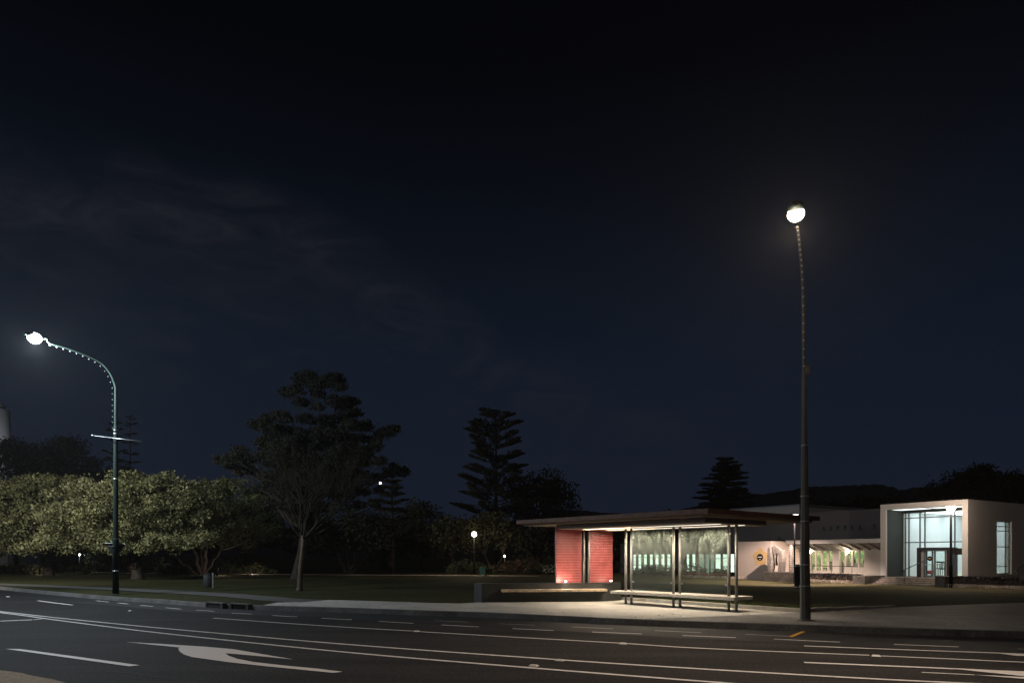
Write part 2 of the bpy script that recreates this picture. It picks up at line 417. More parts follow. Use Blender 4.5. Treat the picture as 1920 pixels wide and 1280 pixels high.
# ------------------------------------------------------------------ ground, road
KZ = .15
mb = MB(); mb.poly([(-700,-400,0),(700,-400,0),(700,120,0),(-700,120,0)])
struct('road', mb, 'asphalt')
kp = [(0,1105),(103,1115.5),(213,1125.5),(300,1131),(388,1138),(463,1142.5),(640,1148),(780,1153.5),(920,1158.5),(1150,1170),(1280,1175.5),(1440,1181),(1600,1187),(1760,1192),(1920,1197)]
kg = [G(x,y,0) for x, y in kp]
d0 = (kg[0]-kg[1]).normalized()
kg = [kg[0]+d0*70+Vector((0,22,0)), kg[0]+d0*40+Vector((0,8,0)), kg[0]+d0*22+Vector((0,3,0)), kg[0]+d0*11+Vector((0,1,0))]+kg+[kg[-1]+Vector((x,-.32*x,0)) for x in (1.7,4,8,15,28,50)]
kl = smooth_line(kg, 6)
def offs(pts, d):     # shift away from the road
    out = []
    for i, p in enumerate(pts):
        t = pts[min(i+1,len(pts)-1)]-pts[max(i-1,0)]; t.normalize()
        out.append(p+Vector((-t.y, t.x, 0))*d)
    return out
kback = offs(kl, .07); ktop = offs(kl, .16)
mb = MB()
n = len(kl); vs = []
for a, b, c in zip(kl, kback, ktop):
    vs += [(a.x,a.y,-.02),(b.x,b.y,KZ-.012),(b.x+(c.x-b.x)*.2,b.y+(c.y-b.y)*.2,KZ+.004),(c.x,c.y,KZ+.004),(c.x,c.y,-.02)]
mb.add(vs, [(5*i+j, 5*(i+1)+j, 5*(i+1)+j+1, 5*i+j+1) for i in range(n-1) for j in range(4)])
struct('kerb', mb, 'kerb')
# sealed gutter strip
mb = MB(); vs = []
g1 = offs(kl, .02); g2 = [a+(b-a)*(1+.75*min(1,max(0,(a.x+6)/16))) for a, b in zip(kl, offs(kl, -1.5))]
for a, b in zip(g1, g2): vs += [(a.x,a.y,.004),(b.x,b.y,.004)]
mb.add(vs, [(2*i+1, 2*i+3, 2*i+2, 2*i) for i in range(n-1)])
struct('road_shoulder', mb, 'seal')
# lawn from the kerb to the far distance, gently uneven
mb = MB(); vs = []; rows = [0, .6, 1.6, 3.5, 7, 12, 20, 35, 60, 100, 200, 420, 900]
for a in ktop:
    far = Vector((a.x*2.2, a.y+1, 0)); dirv = Vector((a.x*.012, 1, 0)).normalized()
    for d in rows:
        q = a+dirv*d
        vs.append((q.x, q.y, .14+(0 if d < 1 else .012*math.sin(q.x*.7+d)+.01*math.sin(q.y*1.1))*(1 if d < 100 else 0)))
k = len(rows)
mb.add(vs, [(i*k+j, (i+1)*k+j, (i+1)*k+j+1, i*k+j+1) for i in range(n-1) for j in range(k-1)])
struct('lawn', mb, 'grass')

# pavement
def tri_poly(name, pts, z, m):
    import bmesh
    bm = bmesh.new()
    vs = [bm.verts.new((p[0],p[1],z)) for p in pts]
    es = [bm.edges.new((vs[i], vs[(i+1)%len(vs)])) for i in range(len(vs))]
    bmesh.ops.triangle_fill(bm, edges=es, use_beauty=True, normal=(0,0,1))
    me = bpy.data.meshes.new(name); bm.to_mesh(me); bm.free(); me.materials.append(M[m])
    o = bpy.data.objects.new(name, me); COL.objects.link(o); o['kind'] = 'structure'; return o
def kidx(px):         # kerb-top points nearest a photo column
    a = (px-CX)/F
    return min(range(n), key=lambda i: abs(ktop[i].x/ktop[i].y-a) if ktop[i].y > 0 else 9e9)
i0, i1, i2 = kidx(500), kidx(1195), len(ktop)-1
PZ = KZ+.006
EDG = [Vector((4.05,25.3,0)), Vector((8.34,19.7,0)), Vector((12.25,21.8,0)), Vector((17.9,23.9,0)), Vector((40,30,0))]
back = [G(551,1123.5,KZ), G(592,1123.5,KZ), G(720,1127,KZ), G(860,1131,KZ), Vector((-1.0,24.2,0)), Vector((3.4,24.9,0)), EDG[0], EDG[1]]
tri_poly('pavement', [ktop[i] for i in range(i0, i1+1)]+[EDG[1]-Vector((.02,.02,0))]+list(reversed(back[:-1])), PZ, 'concrete_pale')
tri_poly('pavement', [ktop[i] for i in range(i1, i2+1)]+[Vector((60,34,0))]+list(reversed(EDG[1:])), PZ, 'paver')
mb = MB(); ribbon(mb, smooth_line([G(590,1126.5,KZ), G(530,1124,KZ), G(480,1119.5,KZ), G(400,1113.5,KZ), G(300,1108,KZ), G(200,1103,KZ), G(0,1095,KZ), G(-200,1088,KZ)], 8), 1.4, KZ+.012)
struct('footpath', mb, 'path')
mb = MB(); ribbon(mb, smooth_line([G(-260,1066,.14), G(0,1068.5,.14), G(90,1069.5,.14), G(170,1072.5,.14), G(260,1074.5,.14), G(400,1075.5,.14), G(560,1077.3,.14), G(800,1078.5,.14), G(1010,1080,.14)], 8), 1.8, .175)
struct('park_path', mb, 'park_path')
mb = MB(); ribbon(mb, smooth_line([G(1480,1096,.14), G(1640,1098,.14), G(1780,1101,.14)], 4), .3, .16)
# lawn edging kerb
mb = MB()
for a, b in ((EDG[0], EDG[1]), (EDG[1], EDG[2])):
    L = (b-a).length; d = (b-a)/L; q = Vector((-d.y, d.x, 0)); nseg = int(L/1.15)
    for i in range(nseg):
        f = 1.0 if a is EDG[0] else 1-.75*i/nseg
        mb.obox(a, d, L*i/nseg+.006, L*(i+1)/nseg-.006, q, .0, .14, .05, KZ+.02+.1*f)
o = struct('lawn_edging', mb, 'edging'); bevel(o, .012)
# traffic island at the near left corner
mb = MB(); isl = smooth_line([G(-700,1204), G(-300,1230), G(0,1261), G(60,1271), G(130,1287), G(200,1330)], 5)
mb.prism([(p.x,p.y) for p in reversed(isl)]+[(-9,6),], -.02, .05)
o = struct('traffic_island', mb, 'aggregate'); bevel(o, .02)

# ------------------------------------------------------------------ painted markings
def line_px(pts, w, z=.008, sub=6):
    mb = MB(); ribbon(mb, smooth_line([G(x,y) for x, y in pts], sub), w, z); return mb
def mark(name, mb, m='paint'): return struct(name, mb, m)
mark('lane_line', line_px([(-300,1110.5),(0,1146),(200,1167.3),(333,1180),(640,1207),(1040,1236),(1280,1251.7),(1580,1269.3),(1783,1279.5),(2100,1293)], .10))
mark('lane_line', line_px([(-300,1111.2),(0,1148),(80,1158.7),(200,1174.3),(333,1190),(640,1221.7),(973,1250),(1280,1274.3),(1500,1290),(1800,1309)], .10))
mark('lane_line', line_px([(400,1158.3),(520,1167),(640,1175),(773,1182.7)], .085))
mark('lane_line', line_px([(789,1184),(960,1194),(1167,1205.7),(1280,1213.3),(1450,1221),(1630,1228.2)], .085))
mark('lane_line', line_px([(1652,1229.5),(1780,1235),(1920,1241.3),(2200,1253)], .085))
mark('lane_line', line_px([(71,1125.6),(100,1129.5),(136,1134)], .10))
mark('lane_line', line_px([(0,1164),(60,1161.7)], .2, sub=2)); mark('lane_line', line_px([(62,1161.6),(78,1160)], .1, sub=2))
mark('lane_line', line_px([(1507.7,1210.7),(1700,1218),(1870,1224),(1960,1228)], .10))
mark('lane_line', line_px([(1507.7,1241.7),(1650,1247.6),(1780,1253.2),(1920,1260)], .12))
mark('lane_line', line_px([(1728,1260.3),(1827,1265)], .06, sub=2))
mb = MB(); mb.poly([G(1868,1223.2,.012), G(1960,1227.5,.012), G(2060,1234,.012), G(1905,1228.3,.012)]); mark('chevron_marking', mb)
mb = MB(); mb.poly([G(1780,1252,.012), G(1920,1257.5,.012), G(2080,1265,.012), G(2080,1276,.012), G(1920,1266.5,.012)]); mark('chevron_marking', mb)
mb = MB(); mb.poly([G(1827,1264,.012), G(1920,1268,.012), G(2080,1276.5,.012), G(2080,1282,.012), G(1920,1271.5,.012)]); mark('chevron_marking', mb)
dashA = [(181,1126,203,1128.3),(221,1130,242,1131.9),(263,1134.3,287,1136.7),(311,1139,340,1141.7),(368,1143.3,402,1145.7),(435,1149,472,1151),(511,1153.7,557,1156.2),(603,1158.7,660,1161.7),(710,1164.7,775,1168.3),(828,1171.3,898,1175.1),(961,1178.3,1038,1182),(1110,1184.7,1203,1188.3),(1280,1191.3,1380,1195.3),(1451,1198,1575,1203.8),(1677,1208,1798,1212.7)]
dashB = [(815,1163.3,878,1166),(935,1169,1003,1172),(1073,1175.3,1150,1178.7),(1228,1182,1315,1186),(1398,1189,1478,1192.7),(1909,1216.5,2000,1220)]
for d in dashA: mark('parking_dash', line_px([(d[0],d[1]),(d[2],d[3])], .075, .010, 2), 'paint')
for d in dashB: mark('parking_dash', line_px([(d[0],d[1]),(d[2],d[3])], .055, .010, 2), 'paint_worn')
mb = MB(); mb.poly([G(1478,1192.6,.011), G(1486.5,1193.2,.011), G(1510.5,1183,.011), G(1503,1182.4,.011)]); mark('yellow_bay_mark', mb, 'paint_yellow')
mb = MB(); mb.poly([G(11,1215.6,.009), G(37,1215.6,.009), G(262,1246,.009), G(243,1248.3,.009)]); mark('lane_dash', mb)
ar = [(236,1203.5),(300,1206.8),(383,1212.2),(437,1216.8),(550,1236.2),(480,1229.5),(423,1224.5),(428,1229),(445,1235),(475,1241),(530,1247.3),(590,1253),(642,1259.3),(624,1261.4),(560,1255),(500,1249.2),(430,1241.6),(360,1231.8),(345,1227),(337,1221.5),(334,1216),(337,1213.8)]
tri_poly('turn_arrow', [G(x,y) for x, y in ar], .009, 'paint')
mk = [(781,1183.2),(1168,1206.2),(1643,1229.3),(1050,1237.6),(1001,1247.6),(245,1144.8),(15,1118.3)]
lab = ['on the single white line left of centre','on the single white line below the shelter bench','on the white line far right below the tall pole','on the upper line of the double white line','just above the lower line of the double white line','alone on open asphalt below the left lamp post','at the far left edge of the road','near the left edge below the double line','beside the wide dash at lower left','alone below the wide dash at lower left']
mb0 = MB(); mb0.hexa([(-.075,-.055,0),(.075,-.055,0),(.075,.055,0),(-.075,.055,0),(-.055,-.025,.024),(.055,-.025,.024),(.055,.025,.024),(-.055,.025,.024)])
for i, ((x,y), l) in enumerate(zip(mk, lab)):
    if i == 0: o = st0 = mb0.build('road_stud', 'marker')
    else: o = st0.copy(); COL.objects.link(o)
    o.location = G(x,y,.011); o.rotation_euler.z = R(-28)
    tag(o, 'small pale raised road stud '+l, 'road stud', 'raised studs on the road')

# storm drain inlets in the kerb
def inlet(pa, pb, label):
    a = min(kl, key=lambda p: abs(p.x/max(p.y,.1)-(pa-CX)/F)).copy(); b = min(kl, key=lambda p: abs(p.x/max(p.y,.1)-(pb-CX)/F)).copy()
    Ya = a.y; a = Vector(((pa-CX)/F*Ya, Ya, 0)); Yb = b.y; b = Vector(((pb-CX)/F*Yb, Yb, 0))
    d = (b-a).normalized(); L = (b-a).length; q = Vector((-d.y, d.x, 0))
    t = thing('storm_drain', label, 'drain', a, 'kerb inlets by the grass')
    f = MB(); f.obox(a, d, -.12, L+.12, q, -.05, .12, .155, .2); f.obox(a, d, -.12, 0, q, -.05, .12, -.01, .155); f.obox(a, d, L, L+.12, q, -.05, .12, -.01, .155)
    bevel(f.build('surround', 'kerb', t), .01)
    h = MB(); h.obox(a, d, 0, L, q, -.03, .1, -.005, .15); h.build('opening', 'black_hole', t)
inlet(390, 416, 'left dark kerb inlet with concrete surround under the grass verge')
inlet(436, 463, 'right dark kerb inlet with concrete surround nearer the pale pavement')

# ------------------------------------------------------------------ bus shelter
S0 = Vector((6.385, 20.1, 0)); U = Vector((.63, -.777, 0)); N = Vector((.777, .63, 0))
def SP(s, t, z=0): return S0+U*s+N*t+Vector((0,0,z))
sh = thing('bus_shelter', 'flat timber roofed bus shelter with paired pale posts, glass screens and red tiled wall', 'bus shelter', SP(-2,0,KZ))
mb = MB(); mb.obox(S0, U, -7.38, .708, N, -2.037, 4.05, 2.925, 3.065); o = mb.build('roof', 'timber', sh); bevel(o, .008)
mb = MB(); mb.obox(S0, U, -7.2, .52, N, -1.85, 3.9, 2.86, 2.924); mb.build('roof_underside', 'soffit', sh)
mb = MB(); mb.obox(S0, U, -5.64, .358, N, -1.687, 1.43, 2.73, 2.859); o = mb.build('lower_fascia', 'timber_dark', sh); bevel(o, .006)
STR = [(-5.3,.15,-.75), (-5.3,.15,.45)]
mb = MB(); tc_ = [-1.64]
for a, b, t0 in STR: tc_ += [t0-.05, t0+.05]
tc_.append(1.39)
for k in range(len(tc_)-1):
    if k % 2 == 0: mb.obox(S0, U, -5.60, .31, N, tc_[k], tc_[k+1], 2.70, 2.729)
    else: mb.obox(S0, U, -5.60, -5.3, N, tc_[k], tc_[k+1], 2.70, 2.729); mb.obox(S0, U, .15, .31, N, tc_[k], tc_[k+1], 2.70, 2.729)
mb.build('ceiling', 'soffit', sh)
PS = []
for s0 in (0, -2.0, -3.995, -5.99):
    for ds in (0, .25):
        s = s0+ds; low = KZ if s0 > -5 else .8
        top = 2.70 if s > -5.6 else 2.86
        mb = MB(); mb.tube([SP(s,0,low), SP(s,0,top)], .043, 14); mb.build('post', 'post', sh, True)
        if s0 > -5:
            mb = MB(); mb.tube([SP(s,0,KZ), SP(s,0,KZ+.02)], .085, 14); mb.build('base_plate', 'post', sh, True)
for a, b in ((-3.70, -2.045), (-1.705, -.045)):
    mb = MB(); mb.obox(S0, U, a, b, N, -.006, .006, .64, 2.66); g = mb.build('glass_panel', 'glass', sh)
    for s in (a+.03, b-.03):
        for z in (.9, 2.4):
            m2 = MB(); m2.obox(S0, U, s-.03, s+.03, N, -.02, .02, z, z+.05); m2.build('clamp', 'steel', g)
for a, b, t0 in STR:
    mb = MB(); mb.obox(S0, U, a+.01, b-.01, N, t0-.045, t0+.045, 2.716, 2.728); mb.build('light_strip', 'strip', sh)
    mb = MB(); mb.obox(S0, U, a+2.2, b+.12, N, t0-.058, t0-.051, 2.688, 2.6995); mb.build('strip_trim', 'strip_trim', sh)
# red tile panels
W0 = Vector((1.60, 24.70, 0)); WE = Vector((1, .3, 0)).normalized(); WQ = Vector((-WE.y, WE.x, 0))
for w0, w1 in ((0, 1.0), (1.295, 2.235)):
    mb = MB(); mb.obox(W0, WE, w0+.004, w1-.004, WQ, .012, .14, .81, 2.86); pnl = mb.build('tiled_wall', 'grout', sh)
    mb = MB(); cols = 5; rows_ = 21; tw = (w1-w0)/cols; th = 2.04/rows_
    for r in range(rows_):
        for c in range(cols):
            j = rng.uniform(-.002,.002)
            mb.obox(W0, WE, w0+c*tw+.0015, w0+(c+1)*tw-.0015, WQ, j, .011, .815+r*th+.0075, .815+(r+1)*th-.0075)
    o = mb.build('red_tiles', 'tile', pnl); bevel(o, .004)
# slab bench
bn = thing('slab_bench', 'long pale slab bench running between the shelter posts', 'bench', SP(-2,.2,KZ))
mb = MB(); js = [-4.44, -3.3, -2.55, -1.62, -.85, -.2, .38]
for a, b in zip(js[:-1], js[1:]): mb.obox(S0, U, a+.006, b-.006, N, -.3, .65, .505, .60)
o = mb.build('seat', 'bench', bn); bevel(o, .008)
# black seat wall with timber seat
A_, B_, C_, D_, F_ = (-1.07,24.0), (3.33,24.6), (4.02,25.15), (3.9,25.9), (-1.36,24.4)
sw = thing('seat_wall', 'low black stone wall under the red tiled panels', 'wall', (-1.07,24.0,.14))
mb = MB(); mb.prism([A_, B_, C_, D_, F_], .10, .79); mb.build('wall_body', 'black_wall', sw)
mb = MB(); e = .012; mb.prism([(A_[0]-.01,A_[1]-e), (B_[0]+.01,B_[1]-e), (C_[0]+e,C_[1]-e), (D_[0]+e,D_[1]+e), (F_[0]-e,F_[1]+e)], .791, .815); o = mb.build('coping', 'black_wall', sw)
sd = Vector((4.4,.6,0)).normalized(); sq = Vector((-sd.y, sd.x, 0)); SA = Vector((-1.07,24.0,0))
mb = MB(); cuts = [.68, 1.02, 1.33, 2.3, 2.58, 3.52, 3.8, 4.44]
for a, b in zip(cuts[:-1], cuts[1:]): mb.obox(SA, sd, a+.004, b-.004, sq, -.40, -.004, .53, .615)
o = mb.build('timber_seat', 'seat_timber', sw); bevel(o, .006)
mb = MB(); mb.obox(SA, sd, .72, 4.4, sq, -.34, -.004, .47, .527); mb.build('seat_bracket', 'dark_metal', sw)
for (x, y, l) in ((1.93,24.53,'left small uplight glowing on the black wall top before the red tiles'), (3.62,24.98,'right small uplight glowing at the right end of the black wall')):
    t = thing('uplight', l, 'uplight', (x,y,.816), 'uplights on the black wall')
    mb = MB(); mb.lathe((x,y,.816), [(.05,0),(.055,.03),(.05,.045)], 12); mb.build('housing', 'dark_metal', t, True)
    mb = MB(); mb.sphere((x,y,.87), .038, 10, (1,1,.7)); mb.build('lens', 'uplight', t, True)
    lamp('uplight_lamp', (x,y-.16,.9), 21 if x < 2.5 else 6, (1,.8,.6), .05, t)
# short grass behind the edging
mb = MB(); ed = (EDG[1]-EDG[0]); eL = ed.length; ed.normalize(); eq = Vector((-ed.y, ed.x, 0)); eq = eq if eq.y > 0 else -eq
for i in range(9000):
    p = EDG[0]+ed*rng.uniform(0,eL)+eq*(.16+2.2*rng.random()**1.6)
    h = rng.uniform(.05,.13); a = rng.uniform(0,6.28); w = .008
    d = Vector((rng.uniform(-.4,.4), rng.uniform(-.4,.4), 1)).normalized()
    b = Vector((math.cos(a), math.sin(a), 0))*w
    q = p+Vector((0,0,.14)); i0_ = len(mb.v)
    mb.v += [tuple(q-b), tuple(q+b), tuple(q+d*h)]; mb.f.append((i0_, i0_+1, i0_+2))
tag(mb.build('grass', 'blade'), 'short green grass growing behind the concrete lawn edging', 'grass', None, 'stuff')

mb = MB()
for _ in range(900):
    i = rng.randrange(30, len(kl)-30); f = rng.random(); p = kl[i].lerp(kl[i+1], f)
    q = ktop[i].lerp(ktop[i+1], f); nn_ = (q-p).normalized(); off = rng.choice((-1,1,1))
    r_ = rng.random()**2
    p2 = p+nn_*((-.06-.5*r_) if off < 0 else (.2+2.2*r_)); z = .012 if off < 0 else KZ+.03
    a = rng.uniform(0,6.28); mb.leaf(Vector((p2.x,p2.y,z)), Vector((math.cos(a),math.sin(a),rng.uniform(-.2,.2))).normalized(), rng.uniform(.02,.05), rng.uniform(.04,.1), Vector((rng.uniform(-.3,.3),rng.uniform(-.3,.3),1)).normalized())
tag(mb.build('leaf_litter', 'litter_leaf'), 'scattered small fallen leaves along the kerb and pavement edge', 'fallen leaves', None, 'stuff')
# hairline cracks in the asphalt
for pts_ in (((700,1225),(760,1229),(800,1240),(880,1244)),((300,1150),(420,1164),(470,1166)),((1180,1232),(1300,1229),(1420,1238)),((120,1262),(200,1258),(330,1274))):
    P_ = smooth_line([G(x,y) for x, y in pts_], 14); mb = MB()
    P_ = [q+Vector((rng.uniform(-.03,.03), rng.uniform(-.03,.03), 0)) for q in P_]
    ribbon(mb, P_, .018, .007); struct('road_crack', mb, 'seal')
# ------------------------------------------------------------------ tall street lamps
def bulbs_along(pts, start, step, side, t, r=.028, m='bulb'):
    seg = 0; acc = -start; last = pts[0]
    for p in pts[1:]:
        L = (p-last).length
        while acc+L >= 0:
            f = (-acc)/L; q = last.lerp(p, f)
            mb = MB(); mb.sphere(q+side, r, 8); mb.build('bulb', m, t, True)
            acc -= step
        acc += L; last = p
def luminaire(t, head, dirv, m, r, lname, power, col):
    d = dirv.normalized(); q = Vector((-d.y, d.x, 0))
    mb = MB()
    prof = [(-.48,.05,.045),(-.36,.09,.06),(-.1,.16,.09),(.14,.17,.1),(.3,.12,.07),(.36,.03,.02)]
    ring = []
    for a, w, h in prof:
        c = head+d*a+Vector((0,0,.10))
        ring.append([c+q*(w*math.cos(k*math.pi/5))+Vector((0,0,h*math.sin(k*math.pi/5))) for k in range(10)])
    vs = [v for rr in ring for v in rr]
    fs = [(i*10+j, i*10+(j+1)%10, (i+1)*10+(j+1)%10, (i+1)*10+j) for i in range(len(prof)-1) for j in range(10)]
    fs += [tuple(range(9,-1,-1)), tuple(range(50,60))]
    mb.add(vs, fs); hd = mb.build('lamp_head', 'pole', t, True)
    mb = MB(); mb.sphere(head, r, 16, (1,1,.85)); mb.build('lens', m, hd, True)
    lamp(lname, head-Vector((0,0,r+.05)), power, col, .12, t)

# left green lamp post
B0 = G(217,1115,.14)
t = thing('street_lamp', 'green curved street lamp with cool white light at the left, strung with small bulbs', 'street lamp', B0)
arm = []
for x, y in ((217.2,735),(216.6,725),(212,711),(205,697),(192,682),(175,671.5),(150,661),(120,650.5),(92,643)):
    a = (x-CX)/F; L = max(0, (B0.x-B0.y*a)/(.57-.82*a)); 
    p = Vector((B0.x-.57*L, B0.y-.82*L, 0)); p.z = H-(y-HY)/F*p.y; arm.append(p)
armd = Vector((-.57,-.82,0))
head = Vector((0,0,0)); a = (65-CX)/F; L = (B0.x-B0.y*a)/(.57-.82*a); head = Vector((B0.x-.57*L, B0.y-.82*L, 0)); head.z = H-(634-HY)/F*head.y
zs = [.14, 2.47, 2.5, 2.51, 2.54, 5.5, 7.17, 7.2, 7.21, 7.24]
pts = [Vector((B0.x,B0.y,z)) for z in zs]; rad = [.125,.118,.118,.105,.105,.09,.08,.08,.068,.068]
arm_full = smooth_line(arm+[head-armd.normalized()*.42+Vector((0,0,.12))],3)
mb = MB(); mb.tube(pts+[Vector((B0.x,B0.y,arm[0].z-.4))]+arm_full, rad+[.06]+[.055-.02*i/27 for i in range(28)], 12); mb.build('pole', 'pole', t, True)
mb = MB(); mb.lathe(B0, [(.2,0),(.2,.03),(.14,.05)], 12); mb.build('base_plate', 'pole', t, True)
for z in (1.0+.14, 5.0, 6.9, 7.05):
    mb = MB(); mb.tube([Vector((B0.x,B0.y,z)), Vector((B0.x,B0.y,z+.035))], .128 if z < 2 else (.1 if z < 6 else .092), 12); mb.build('band', 'steel', t, True)
ra = AT(173,816,B0.y-.2); rb = AT(266,827.5,B0.y-.2)
mb = MB(); mb.tube([ra, rb], .017, 6); mb.sphere(ra, .035, 8); mb.build('cross_rod', 'steel', t, True)
ln = [Vector((B0.x,B0.y,7.2)), Vector((B0.x,B0.y,arm[0].z-.4))]+smooth_line(arm,3)
bulbs_along(ln, .0, .24, Vector((-.1,-.05,-.06)), t, .028, 'bulb_dim')
luminaire(t, head, armd, 'lamp_cool', .24, 'street_lamp_light', 4000, (.78,.9,1))
added_lamp = copytree(t, Vector((-34.5,24.5,.0)), 'added unseen copy of the green street lamp past the left edge, lighting the tree row', R(170))
lp = lamp('street_lamp_light', (0,0,0), 14000, (1,.95,.82), .15, None, 'SPOT', (R(100),.85)); lp.parent = added_lamp; lp.location = head-B0-Vector((0,0,.35))  # extra spot added out of view to brighten the tree row
wl = Matrix.Rotation(R(170),4,'Z') @ lp.location+Vector((-34.5,24.5,0))
lp.rotation_euler = (Vector((-31,53,4.5))-wl).to_track_quat('-Z','Y').to_euler(); lp.rotation_euler.z -= R(170)
# give way sign seen from behind
gs = AT(216,1018,B0.y+.17)
t = thing('give_way_sign', 'dark back of a triangular road sign fixed to the green lamp post', 'road sign', gs)
mb = MB(); w = .43; hh = .72
for (s_, y0, y1) in ((1.0, 0, .012),):
    vs = [(gs.x-w,gs.y+y0,gs.z),(gs.x+w,gs.y+y0,gs.z-.03),(gs.x,gs.y+y0,gs.z-hh)]; vs += [(a,b+y1,c) for a, b, c in vs]
    mb.add(vs, [(0,2,1),(3,4,5),(0,1,4,3),(1,2,5,4),(2,0,3,5)])
mb.build('sign_plate', 'sign_back', t)
mb = MB(); mb.tube([(gs.x-w,gs.y-.02,gs.z+.004),(gs.x+w,gs.y-.02,gs.z-.026)], .014, 6); mb.build('sign_rail', 'sign_rim', t)
mb = MB(); mb.box(gs.x-.13,gs.x+.13,gs.y-.31,gs.y-.012,gs.z-.14,gs.z-.11); mb.build('bracket', 'steel', t)

# right tall lamp post
B1 = G(1510,1163,KZ)
t = thing('street_lamp', 'tall octagonal street lamp with warm light beside the bus shelter', 'street lamp', B1)
ad = Vector((-.44,-.9,0)).normalized()
prof = [((p-Vector((B0.x,B0.y,0))).to_2d().length, p.z-arm[0].z) for p in arm]+[((head-Vector((B0.x,B0.y,0))).to_2d().length, head.z-arm[0].z)]
zt = 7.62; top = Vector((B1.x-.045, B1.y, zt))
arm1 = [top+ad*l+Vector((0,0,dz)) for l, dz in prof]
head1 = arm1[-1]; a1 = smooth_line(arm1[:-1],3)
pts = [B1, Vector((B1.x-.012,B1.y,2.55)), Vector((B1.x-.012,B1.y,2.56)), Vector((B1.x-.022,B1.y,4.6)), Vector((B1.x-.022,B1.y,4.61)), Vector((B1.x-.034,B1.y,6.45)), Vector((B1.x-.034,B1.y,6.46))]
mb = MB(); mb.tube(pts+a1, [.128,.108,.098,.078,.07,.052,.044]+[.042-.012*i/len(a1) for i in range(len(a1))], 8, rot=.39); mb.build('pole', 'pole_grey', t)
mb = MB(); mb.lathe(B1, [(.21,0),(.21,.02),(.15,.035)], 8); mb.build('base_plate', 'pole_grey', t)
for py, r in ((836,.078),(931,.094),(978,.102),(1059,.112),(1099,.118)):
    z = H-(py-HY)/F*B1.y
    mb = MB(); mb.tube([Vector((B1.x-.012,B1.y,z)), Vector((B1.x-.012,B1.y,z+.03))], r+.012, 8, rot=.39); mb.build('band', 'steel', t)
zb = H-(695-HY)/F*B1.y
mb = MB(); mb.box(B1.x-.02,B1.x+.07,B1.y-.12,B1.y-.03,zb-.1,zb+.12); mb.build('junction_box', 'pole_grey', t)
mb = MB(); mb.tube(smooth_line([Vector((B1.x,B1.y-.07,zb+.3)),Vector((B1.x+.08,B1.y-.07,zb+.1)),Vector((B1.x+.18,B1.y-.07,zb-.2))],4), .007, 5); mb.build('cable', 'dark_metal', t)
bulbs_along([Vector((B1.x-.034,B1.y,6.6)), top]+a1, 0, .215, Vector((-.03,-.07,-.02)), t, .022)
luminaire(t, head1, ad, 'lamp_warm', .17, 'street_lamp_light', 60, (1,.8,.6))
lamp('street_lamp_beam', head1-Vector((0,0,.3)), 3000, (1,.77,.6), .12, t, 'SPOT', (R(150),1.0), (0,4.5,0))
# dark notice panel strapped behind the pole
zc = H-(1080-HY)/F*(B1.y+.2)
t = thing('notice_panel', 'black flat panel strapped to the back of the tall lamp post', 'sign', (B1.x, B1.y+.2, zc))
mb = MB(); mb.box(B1.x-.205,B1.x+.165,B1.y+.17,B1.y+.2,zc-.31,zc+.31); bevel(mb.build('panel', 'sign_back', t), .012)
for z in (zc+.255, zc-.285):
    mb = MB(); mb.box(B1.x-.19,B1.x+.15,B1.y+.14,B1.y+.168,z,z+.03); mb.build('rail', 'steel', t)
    for x in (-.18,.14):
        mb = MB(); mb.sphere((B1.x+x,B1.y+.135,z+.015), .014, 8); mb.build('bolt', 'steel', t, True)

# ------------------------------------------------------------------ museum building
nB = Vector((.849,.53,0)); uB = Vector((.53,-.849,0))
def BU(px, Nn):
    a = (px-CX)/F; Y = Nn*(.849**2+.53**2)/(.849*a+.53); return a*Y*.53-Y*.849
O0 = Vector((0,0,0))
def bb(mb, u0, u1, n0, n1, z0, z1): mb.obox(O0, uB, u0, u1, nB, n0, n1, z0, z1)
def BP(u, nn, z): return uB*u+nB*nn+Vector((0,0,z))
NF = 40.58; uL = BU(1652,NF); uR = BU(1816,NF)
bd = thing('museum_building', 'low pale rendered museum with a lit cube entrance, canopy and rows of lit windows', 'building', BP(uL,NF,.14))
GZ = .10
# entrance block
ti = BU(1662,NF)-uL; to = uR-BU(1805,NF); FL = .53; CT = 4.55
mb = MB(); bb(mb, uL, uL+ti, NF, 50, GZ, CT)
wn0, wn1 = NF+3.33, NF+5.16
bb(mb, uR-to, uR, NF, wn0, GZ, CT); bb(mb, uR-to, uR, wn1, 50, GZ, CT); bb(mb, uR-to, uR, wn0, wn1, GZ, .73); bb(mb, uR-to, uR, wn0, wn1, 3.79, CT)
bb(mb, uL, uR, NF, 50.2, CT, 4.86); bb(mb, uL, uR, 50.0, 50.2, GZ, CT)
mb.build('entrance_block', 'render_white', bd)
mb = MB(); bb(mb, uL+ti, uR-to, NF+.02, 49.99, GZ, FL); mb.build('floor', 'step', bd)
mb = MB(); bb(mb, uL+ti+.003, uL+ti+.02, NF+.15, 42.5, FL, CT-.01); mb.build('recess_panel', 'render_green', bd)
mb = MB()
for z0, z1, n0, n1, u0, u1 in ((FL+.003,CT-.02,49.6,49.8,uL+ti,uR-to), (FL+.003,CT-.02,42.75,49.6,uL+ti+.004,uL+ti+.06), (CT-.06,CT-.02,42.75,49.6,uL+ti+.06,uR-to-.06)): bb(mb, u0, u1, n0, n1, z0, z1)
bb(mb, uR-to-.06, uR-to-.003, 42.75, wn0, FL+.003, CT-.02); bb(mb, uR-to-.06, uR-to-.003, wn1, 49.6, FL+.003, CT-.02)
mb.build('interior_wall', 'interior', bd)
mb = MB(); bb(mb, uL+ti+.06, uR-to-.06, 42.75, 49.6, FL+.003, FL+.02); mb.build('interior_floor', 'interior_cream', bd)
mb = MB()
